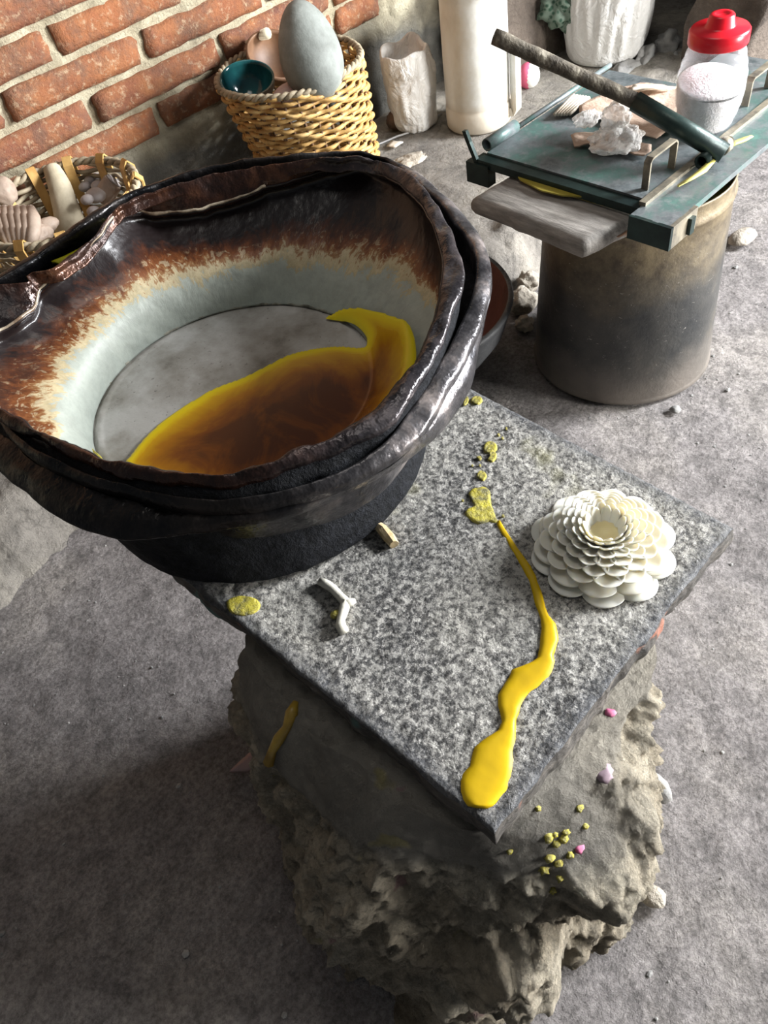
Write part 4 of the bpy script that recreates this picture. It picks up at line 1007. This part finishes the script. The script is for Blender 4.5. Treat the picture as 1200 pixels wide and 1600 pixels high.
# plank and splinter
pk = [at(915, 378, .485), at(1003, 333, .487), at(797, 268, .487), at(737, 305, .485)]
V, Fc, E_, s_ = quadbox(pk, .030, 10, 26, 3, .0015, 12, .006, .006)
V[:, 2] -= .003; o = obj('plank', V, Fc, M_PLANK); tag(o, 'short grey weathered plank wedged between drum rim and lid', 'plank')
V, Fc, E_, s_ = quadbox([at(930, 384, .462), at(1002, 350, .47), at(990, 335, .472), at(925, 360, .462)], .012, 8, 6, 2, .003, 30, .002, .01)
o = obj('splinter', V, Fc, M_BARK); tag(o, 'reddish-brown wood splinter under the near end of the plank', 'wood')

# cardboard sheets
def sheet(outl, z, name, mat, zf, lab, cat='cardboard', sub=10, parent=None, th=.003):
    P = [at(a, b, z) for a, b in outl]; c = sum(P) / len(P); V = []; n = len(P) * 3; Q = []
    for i in range(len(P)):
        for s_ in range(3): Q.append(P[i] + (P[(i + 1) % len(P)] - P[i]) * s_ / 3)
    for i in range(sub + 1):
        f = 1 - i / (sub + .2)
        for q in Q:
            p = c + (q - c) * f; V.append((p[0], p[1], z + zf(p, f)))
    Fc = ringfaces(sub + 1, n); Fc.append(tuple(range(sub * n, sub * n + n)))
    Q = np.array(Q); a_ = (Q[:, 0] * np.roll(Q[:, 1], -1) - Q[:, 1] * np.roll(Q[:, 0], -1)).sum()
    if a_ < 0: Fc = [tuple(reversed(f)) for f in Fc]
    o = obj(name, V, Fc, mat, parent); m_ = o.modifiers.new('t', 'SOLIDIFY'); m_.thickness = th * S; m_.offset = -1
    if lab: tag(o, lab, cat)
    return o
sheet([(905, 168), (930, 152), (965, 140), (1000, 132), (1035, 134), (1062, 138), (1066, 160), (1052, 185), (1046, 205), (1025, 218), (990, 208), (950, 190), (905, 178)], PZ + .008, 'cardboard_sheet', M_CARD,
      lambda p, f: .004 * fb(p, 18) + .004 * f ** 3, 'torn flattened cardboard sheet on the lid behind the knotted bag')
sheet([(892, 212), (900, 206), (940, 210), (985, 220), (1018, 226), (1017, 236), (1005, 240), (985, 236), (960, 232), (955, 238), (925, 232), (922, 226), (897, 224)], PZ + .012, 'cardboard_scrap', M_CARD,
      lambda p, f: .006 * fb(p, 30) + .003 * math.sin(p[0] * 160) * f, 'curled brown cardboard scrap sticking out under the knotted bag')
CF = empty('corrugated_strip', (*at(893, 165, PZ)[:2], PZ), 'pale corrugated cardboard strip at the left end of the cardboard', 'cardboard')
for i in range(6):
    a = 867 + i * 4.6; b = 179 - i * 0.2
    V, Fc = tube([at(a, b, PZ + .010), at(a + 30, b - 30 + i, PZ + .012)], .0042, 8); obj('flute', V, Fc, M_CARDL, CF)
V, Fc, _, _ = quadbox([at(985, 140, PZ + .024), at(1008, 139, PZ + .026), at(1050, 137, PZ + .014), at(990, 131, PZ + .016)], .003, 6, 4, 1, .004, 40)
o = obj('cardboard_flap', V, Fc, M_CARDL); tag(o, 'pale torn cardboard flap curling up along the far edge of the lid', 'cardboard')

# knotted plastic bag
KB = empty('knotted_bag', (*at(960, 215, PZ)[:2], PZ + .012), 'clear crumpled plastic bag tied in a knot, lying on the cardboard', 'bag')
def crumple(seed, a=.16, k=2.0):
    def f(v):
        q = Vector((v[0] * k + seed, v[1] * k, v[2] * k)); return 1 + a * (abs(noise.noise(q)) * 2 - .5) + a * .35 * (abs(noise.noise(q * 2.3)) * 2 - .5)
    return f
p = at(965, 218, PZ + .022)
V, Fc = ico(.052, p, 5, (1.05, .95, .48), fold=crumple(3, .2, 1.7)); V[:, 2] = np.maximum(V[:, 2], PZ + .013); obj('bag_body', V, Fc, M_BAGT, KB)
p = at(963, 182, PZ + .058)
V, Fc = ico(.030, p, 5, (1.1, .9, .95), fold=crumple(8, .24, 1.6)); obj('knot', V, Fc, M_BAGT, KB)
p = at(918, 185, PZ + .03)
V, Fc = ico(.030, p, 4, (1.1, .8, .45), fold=crumple(14, .25, 1.6)); obj('bag_tail', V, Fc, M_BAGT, KB)

# jar
jc = at(1099, 200, PZ); JZ = PZ + .001; jc[2] = JZ
JR = empty('plastic_jar', jc, 'clear ribbed jar half full of white salt with a red lid', 'jar')
HJ = .166
def jr(f):   # radius profile of the jar
    b = .047 + .0175 * math.sin(math.pi * min(1, max(0, (f * .92 + .02))) ** 0.95)
    return b
prof = [(0.0, 0.0), (.040, 0.0), (.045, .004)]
for i in range(60):
    f = i / 59; r = jr(f)
    if f < .36: r += .0011 * abs(math.sin(f / .36 * math.pi * 3)) - .0005
    elif f > .62: r += .0016 * abs(math.sin((f - .62) / .38 * math.pi * 3))
    prof.append((r, .006 + (HJ - .02) * f))
prof += [(.046, HJ - .006), (.045, HJ)]
inner = [(r - .0016, z) for r, z in reversed(prof[2:])] + [(0.0, .003)]
V, Fc = lathe(prof + inner, 64, jc, closebot=False); obj('jar_wall', V, Fc, M_CLEAR, JR)
ps = [(0.0, .0035)] + [(max(.0, r - .0024), z + .001) for r, z in prof[2:] if z < .088]
ps += [(ps[-1][0] - .004, ps[-1][1] + .004), (.03, .099), (.0, .103)]
V, Fc = lathe(ps, 64, jc, closebot=False)
V = np.array([[x, y, z + (.010 * ((x - jc[0]) * .5 + (y - jc[1]) * .8) / .06 if z > jc[2] + .082 else 0)] for x, y, z in V])
o = obj('salt', V, Fc, M_SALT, JR); tag(o, 'white salt filling the lower half')
V, Fc = lathe([(.052, HJ - .008), (.0535, HJ - .008), (.0545, HJ - .006), (.0545, HJ + .014), (.051, HJ + .0185), (.029, HJ + .020), (.026, HJ + .023), (.0225, HJ + .038), (.0195, HJ + .041), (.012, HJ + .041), (.010, HJ + .039), (.0, HJ + .039)], 64, jc, closebot=False)
o = obj('jar_lid', V, Fc, M_RED, JR); tag(o, 'bright red lid with a raised knob')

# ------------------------------------------------------------------ white bucket
BCc = np.array([1.985, 1.765, LZ + .002])
BK = empty('plastic_bucket', BCc, 'tall milky white plastic jug with a side handle standing on the mud ledge', 'jug')
hB = .40
prof = [(0.0, 0.0), (.098, 0.0), (.106, .008), (.108, .03), (.1075, .066), (.104, .070), (.105, .075), (.1045, .2), (.102, hB - .03), (.103, hB - .012), (.108, hB - .006), (.108, hB), (.099, hB), (.098, hB - .03), (.098, .1), (0.0, .1)]
V, Fc = lathe(prof, 64, BCc, closebot=False, wob=lambda t, z: 1 + .012 * math.sin(2 * t + 1) + .004 * math.sin(5 * t + z * 8)); obj('jug_wall', V, Fc, M_BUCKET, BK)
hd = at(818, 150, .25) - at(757, 150, .25); hd[2] = 0; hd /= np.linalg.norm(hd); hd = hd * .93 + np.array([-.35, -.15, 0]) * .0
P = [BCc + hd * r + np.array([0, 0, z]) for r, z in ((.098, .035), (.128, .035), (.136, .045), (.136, .215), (.130, .228), (.10, .23))]
V, Fc = tube(P, [.018] * 6, 4); o = obj('handle', V, Fc, M_BUCKET, BK, smooth=False); o.modifiers.new('b', 'BEVEL').width = .002
V, Fc = ico(.082, BCc + np.array([0, 0, hB - .02]), 5, (1, 1, .34), fold=crumple(21, .4, 2.2)); o = obj('plastic_wad', V, Fc, M_BAGT, BK); tag(o, 'crumpled clear plastic stuffed in the mouth')

# white bag beside the bucket
bc = np.array([1.87, 1.94, LZ])
NB = 96; rows = []
BG = empty('white_bag', bc, 'soft white plastic bag with an open top between basket and jug', 'bag')
prof = [(0.0, 0.0), (.05, 0.0), (.068, .015), (.076, .06), (.082, .12), (.083, .18), (.08, .225), (.076, .25), (.070, .256), (.062, .245), (.056, .215), (.03, .20), (.0, .20)]
pr2 = loft([np.array([[r, z]]) for r, z in prof], [4] * (len(prof) - 1)); V = []
for q in pr2:
    r, z = q[0]
    for j in range(NB):
        t = 2 * math.pi * j / NB; u = Vector((math.cos(t) * 1.5, math.sin(t) * 1.5, z * 9)); g_ = .5 if z > .2 else 1; d = 1 + g_ * .14 * noise.noise(u) + g_ * .07 * (abs(noise.noise(u * 2.0)) * 2 - .6)
        V.append(bc + np.array([r * d * math.cos(t) * 1.06 - z * .10, r * d * math.sin(t) * .95, max(0, z * (1 + .10 * noise.noise(u * .8))) + .0]))
obj('bag_film', V, ringfaces(len(pr2), NB), M_BAG, BG)

# pink and pale ball behind the jug
bp = at(826, 118, LZ + .035); R_ = rot(.2, .9, .3)
BL = empty('ball', (bp[0], bp[1], LZ), 'small half pink, half whitish ball behind the jug handle', 'ball')
bm_v, bm_f = ico(.042, (0, 0, 0), 4)
top_ = [f for f in bm_f if sum(bm_v[i][0] for i in f) < .02 * 3 * .3]; bot_ = [f for f in bm_f if f not in set(top_)]
dirx = np.array([hd[0], hd[1], 0.0]); sd = np.array([-hd[1], hd[0], 0.0]); RR = np.stack([dirx, sd, [0, 0, 1.0]], 1)
Vb = bm_v @ RR.T + bp
o = obj('pink_half', Vb, top_, M_PINK, BL); tag(o, 'bright pink half'); o = obj('pale_half', Vb, bot_, M_PALE, BL); tag(o, 'whitish half')
# brown husk and cable and chip on the ledge
clump('husk', 622, 186, LZ + .03, .040, M_COCO, 'dark brown husk lying in the corner at the foot of the wall', 'husk', sq=(1.1, .9, .85), amp=.12, sub=4, k=3)
P = [at(a, b, LZ + .008) for a, b in [(550, 240), (575, 232), (600, 222), (620, 213), (645, 205), (668, 192), (690, 178)]]
V, Fc = tube(P, .0035, 6); o = obj('cable', V, Fc, M_CABLE); tag(o, 'thin grey cable lying on the ledge from the basket to the jug', 'cable')
V, Fc = box([at(604, 228, LZ + .012), at(618, 229, LZ + .012), at(630, 221, LZ + .012), at(612, 219, LZ + .012)], .004, nu=3, nv=3, nz=1, amp=.003, k=30); o = obj('leaf', V, Fc, M_CARDL); tag(o, 'small dry tan leaf on the ledge beside the cable', 'leaf')
clump('bottle_cap', 846, 101, LZ + .008, .018, M_PALE, 'flat pale scrap on the ledge between ball and lever', 'scrap', sq=(1.6, .8, .25), amp=.1)

# big shiny bag at the top
gc = np.array([2.60, 1.70, LZ])
SB = empty('sack', gc, 'large whitish plastic sack standing on the ledge at the far end', 'sack')
prof = [(0.0, 0.0), (.10, 0.0), (.128, .012), (.140, .05), (.150, .12), (.155, .2), (.15, .28), (.12, .33), (.0, .34)]
pr2 = loft([np.array([[r, z]]) for r, z in prof], [5] * (len(prof) - 1)); V = []
for q in pr2:
    r, z = q[0]
    for j in range(NB):
        t = 2 * math.pi * j / NB; u = Vector((math.cos(t) * 2.2, math.sin(t) * 2.2, z * 2.5)); g = min(1, z / .06)
        d = 1 + g * (.05 * noise.noise(u) + .07 * (abs(noise.noise(u * 2.4)) * 2 - .5) + .02 * math.sin(t * 17 + z * 10) * min(1, z / .12))
        V.append(gc + np.array([r * d * math.cos(t), r * d * math.sin(t), z]))
obj('sack_film', V, ringfaces(len(pr2), NB), M_BAG, SB)
V, Fc = ico(.075, at(878, 8, .30), 4, (1, 1, .9), .35, 2.5); o = obj('leafy_bundle', V, Fc, M_GREENSTUFF); tag(o, 'green patterned bundle behind the whitish sack at the frame top', 'bundle')
gb = at(872, 30, .25); V, Fc = ico(.05, gb, 3, (1, 1, 1.4), .2, 2.5)

# ------------------------------------------------------------------ baskets
def basket(name, c, rb, rt, h, lab, rows, waves, strand_r, amp, nst, mat, lean=(0, 0), gap=1.0, wavy=0.0):
    B_ = empty(name, c, lab, 'basket'); n = waves * 8
    def R(f): return rb + (rt - rb) * f ** .8
    def ctr(f): return np.array([c[0] + lean[0] * f, c[1] + lean[1] * f, c[2] + h * f])
    for i in range(rows):
        f = (i + .5) / rows; pth = []
        for j in range(n + 1):
            t = 2 * math.pi * j / n; ph = (i % 2) * math.pi
            rr = R(f) + amp * math.sin(waves * t + ph) + .0015 * fb((math.cos(t), math.sin(t), i), 3)
            zz = .28 * h / rows * math.sin(waves * t * .5 + i * 1.7) * .5 + wavy * fb((math.cos(t) * 1.2, math.sin(t) * 1.2, i * .35), 1.5)
            p = ctr(f); pth.append((p[0] + rr * math.cos(t), p[1] + rr * math.sin(t), p[2] + zz + .0012 * fb((j * .31, i, 0), 1)))
        V, Fc = tube(pth[:-1], [strand_r * (1 + .18 * fb((j * .2, i * 3, 1), 1)) for j in range(n)], 6, False)
        nn = len(pth) - 1
        Fc += [((nn - 1) * 6 + j, (nn - 1) * 6 + (j + 1) % 6, (j + 1) % 6, j) for j in range(6)]
        obj('strand', V, Fc, mat, B_)
    for j in range(nst):
        t = 2 * math.pi * j / nst + .02
        P = [ctr(f) + np.array([(R(f) - .001) * math.cos(t), (R(f) - .001) * math.sin(t), 0]) for f in (0, .25, .5, .75, 1.0)]
        V, Fc = tube(P, .0048, 5); obj('stake', V, Fc, M_CANED, B_)
    V, Fc = lathe([(0.0, .006), (R(0), .006), (R(0), .012), (0, .012)], 40, c, closebot=False); obj('bottom', V, Fc, M_CANED, B_)
    # wound border
    for q in range(2):
        pth = []
        for j in range(n):
            t = 2 * math.pi * j / n; p = ctr(1.0); rr = R(1) + .005 * math.cos(j * 1.3 + q * math.pi); pth.append((p[0] + rr * math.cos(t), p[1] + rr * math.sin(t), p[2] + .005 * math.sin(j * 1.3 + q * math.pi) + wavy * fb((math.cos(t) * 1.2, math.sin(t) * 1.2, rows * .35), 1.5)))
        V, Fc = tube(pth, .0062, 6, False); nn = len(pth)
        Fc += [((nn - 1) * 6 + j, (nn - 1) * 6 + (j + 1) % 6, (j + 1) % 6, j) for j in range(6)]
        obj('border_strand', V, Fc, M_CANEG, B_)
    return B_
b1 = np.array([1.400, 1.865, LZ + .004])
basket('cane_basket', b1, .150, .200, .384, 'golden woven cane basket against the brick wall, full of clay pieces', 27, 17, .0062, .006, 34, M_CANE, lean=(-.047, .018), wavy=.006)
bt = np.array([1.353, 1.883, LZ + .388])
# egg-shaped clay piece
e0 = at(484, 82, bt[2] + .06)
V = []; n = 48; prof = []
for i in range(25):
    a = math.pi * i / 24; s_ = math.sin(a); zc = -math.cos(a); r = s_ * (.080 * (1 - .16 * zc)); prof.append((r, zc * .118))
V, Fc = lathe(prof, 48, (0, 0, 0), closebot=False); 
tiltm = rot(-.30, .12, 0); V = V @ tiltm.T + e0
o = obj('clay_egg', V, Fc, M_CLAY); tag(o, 'large grey-green egg-shaped clay form standing in the golden basket', 'clay form')
# teal lined bowl
t0 = at(386, 122, bt[2] + .005)
TB = empty('teal_bowl', t0, 'small grey clay bowl with dark teal inside tilted in the golden basket', 'bowl')
tm = rot(.30, -.10, 0)
pb = [(math.sin(a) * .074, -math.cos(a) * .080) for a in np.linspace(0, math.pi * .5, 12)]
V, Fc = lathe(pb, 40, t0, ax=tm, closebot=False); obj('bowl_outside', V, Fc, M_CLAY, TB)
pb2 = [(math.sin(a) * .069, -math.cos(a) * .075) for a in np.linspace(0, math.pi * .5, 12)] + [(.074, 0)]
V, Fc = lathe(pb2, 40, t0, ax=tm, closebot=False); o = obj('bowl_inside', V, [tuple(reversed(f)) for f in Fc], M_TEAL, TB); tag(o, 'glossy dark teal inside')
# gourd half behind
g0 = at(432, 84, bt[2] + .005)
GD = empty('gourd_shell', g0, 'open brown gourd half leaning at the back of the golden basket', 'gourd')
gm = rot(.55, -.2, .3)
pb = [(math.sin(a) * .085, -math.cos(a) * .075) for a in np.linspace(0, math.pi * .5, 12)]
V, Fc = lathe(pb + [(.080, 0)] + [(r * .94, z * .94) for r, z in reversed(pb)], 40, g0, ax=gm, closebot=False); obj('shell', V, Fc, M_GOURD, GD)
V, Fc = tube([at(385, 70, bt[2] + .02), at(400, 58, bt[2] + .03), at(418, 52, bt[2] + .045)], [.008, .011, .015], 10); o = obj('knob', V, Fc, M_PALEWOOD, GD); tag(o, 'pale wax-tipped knob')
p = at(458, 150, bt[2] - .03); V, Fc = ico(.055, p, 4, (1.1, .9, .6), .05, 2); o = obj('round_stone', V, Fc, M_PINKST); tag(o, 'smooth pinkish stone behind the front rim of the golden basket', 'stone')
p = at(520, 140, bt[2] - .10); V, Fc = ico(.05, p + np.array([-.03, .0, 0]), 4, (1.1, 1, .8), .1, 2); o = obj('dark_clay', V, Fc, M_CLAY); tag(o, 'dark clay lump low in the golden basket under the egg form', 'clay form')

# second basket with moulds
b2 = np.array([0.590, 1.86, LZ + .004])
basket('mould_basket', b2, .15, .195, .37, 'low dark woven basket of wooden and clay moulds at the left by the wall', 24, 15, .0055, .006, 0, M_CANEG, lean=(0, .0))
B2 = bpy.data.objects['mould_basket']; bt2 = np.array([0.665, 1.90, LZ + .304])
def R2(f): return .15 + .045 * f ** .8
for i, t in enumerate(np.arange(0, 2 * math.pi, 2 * math.pi / 13)):
    t += 1.62 - .24
    V = []
    for f in (0.02, .2, .4, .6, .8, 1.0, 1.03, 1.0, .9):
        k = 1 if f != 1.03 else 1
        V.append((f, 0))
    P = []
    for q, f in enumerate((.02, .2, .4, .6, .8, 1.0, 1.045, 1.0, .86)):
        rr = R2(min(f, 1)) + (-.013 if q < 6 else (0 if q == 6 else .014)); P.append(np.array([b2[0] + rr * math.cos(t), b2[1] + rr * math.sin(t), b2[2] + .37 * f]))
    V = []; wv = np.array([-math.sin(t), math.cos(t), 0]) * .0115; nr_ = np.array([math.cos(t), math.sin(t), 0]) * .0022
    for p in P:
        for s1, s2 in ((-1, -1), (1, -1), (1, 1), (-1, 1)): V.append(p + wv * s1 + nr_ * s2)
    Fc = ringfaces(len(P), 4); Fc += [(3, 2, 1, 0), tuple(range(len(V) - 4, len(V)))]
    obj('strap', V, Fc, M_STRAP, B2, smooth=False)
# pestle-like wooden mould
P = [at(80, 262, 0.495), at(92, 290, 0.465), at(105, 330, 0.415), at(115, 370, 0.365)]
V, Fc = tube(P, [.022, .027, .033, .045], 16); V += np.array([[.002 * fb(v, 14), .002 * fb(v + 2, 14), 0] for v in V]); o = obj('wooden_mould', V, Fc, M_PALEWOOD); tag(o, 'pale tapering wooden mould handle standing in the dark basket', 'mould')
m_ = o.modifiers.new('b', 'BEVEL'); m_.width = .004; m_.segments = 2
# fluted clay mould
FM = empty('fluted_mould', tuple(at(25, 370, 0.455)), 'ribbed grey-brown clay shell mould in the left of the dark basket', 'mould')
c0 = at(28, 378, 0.460)
for i in range(6):
    ang = math.radians(118 + i * 0 ) ; a = 2 + i * 10.5
    P = [at(16 + i * 6.0, 385, 0.465), at(6 + i * 9.5, 362, 0.480), at(0 + i * 10.5, 342, 0.485), at(-2 + i * 10, 328, 0.480)]
    V, Fc = tube(P, [.012, .0155, .0165, .012], 10); o = obj('rib', V, Fc, M_TERRA, FM)
    e = P[-1]; V, Fc = ico(.0122, e, 2); obj('rib_tip', V, Fc, M_TERRA, o)
V, Fc = ico(.040, at(52, 372, 0.455), 4, (1.2, .9, .7), .12, 2.5); obj('mould_body', V, Fc, M_TERRA, FM)
V, Fc = ico(.024, at(74, 352, 0.455), 3, (1.2, .9, .7), .1, 2.5); obj('mould_lobe', V, Fc, M_TERRA, FM)
clump('clay_lump', 3, 300, .50, .035, M_TERRA, 'light brown clay lump at the left frame edge in the dark basket', 'mould', sq=(1, 1, 1), amp=.08, sub=4)
# lobed flower mould and cylinder mould
LM = empty('lobed_mould', tuple(at(140, 300, 0.435)), 'small scalloped flower-shaped clay mould in the dark basket', 'mould')
lc = at(147, 300, 0.440); 
for i, (a, b) in enumerate([(141, 282), (133, 292), (136, 312), (150, 278), (146, 330), (152, 290)]):
    V, Fc = ico(.0165, at(a, b, 0.445), 3, (1, 1, .7)); obj('lobe', V, Fc, M_TERRAG, LM)
V, Fc = ico(.028, at(150, 305, 0.435), 3, (1, 1, .6)); obj('mould_centre', V, Fc, M_TERRAG, LM)
q0, q1 = at(178, 283, 0.450), at(158, 312, 0.415)
V, Fc = tube([q0, q1], [.024, .026], 24); o = obj('cylinder_mould', V, Fc, M_TERRA); tag(o, 'brown cylindrical mould with a pale flat end in the dark basket', 'mould')
o.modifiers.new('b', 'BEVEL').width = .0015
d_ = (q0 - q1) / np.linalg.norm(q0 - q1); V, Fc = tube([q0 + d_ * .0006, q0 + d_ * .003], .021, 24); oo = obj('end_face', V, Fc, M_TERRAG, o); tag(oo, 'pale grey flat end')
V, Fc = ico(.085, np.array([0.59, 1.86, LZ + .16]), 4, (1.4, 1.4, .75), .15, 2.5); o = obj('clay_heap', V, Fc, M_TERRA); tag(o, 'heap of brown clay pieces at the bottom of the dark basket', 'mould')
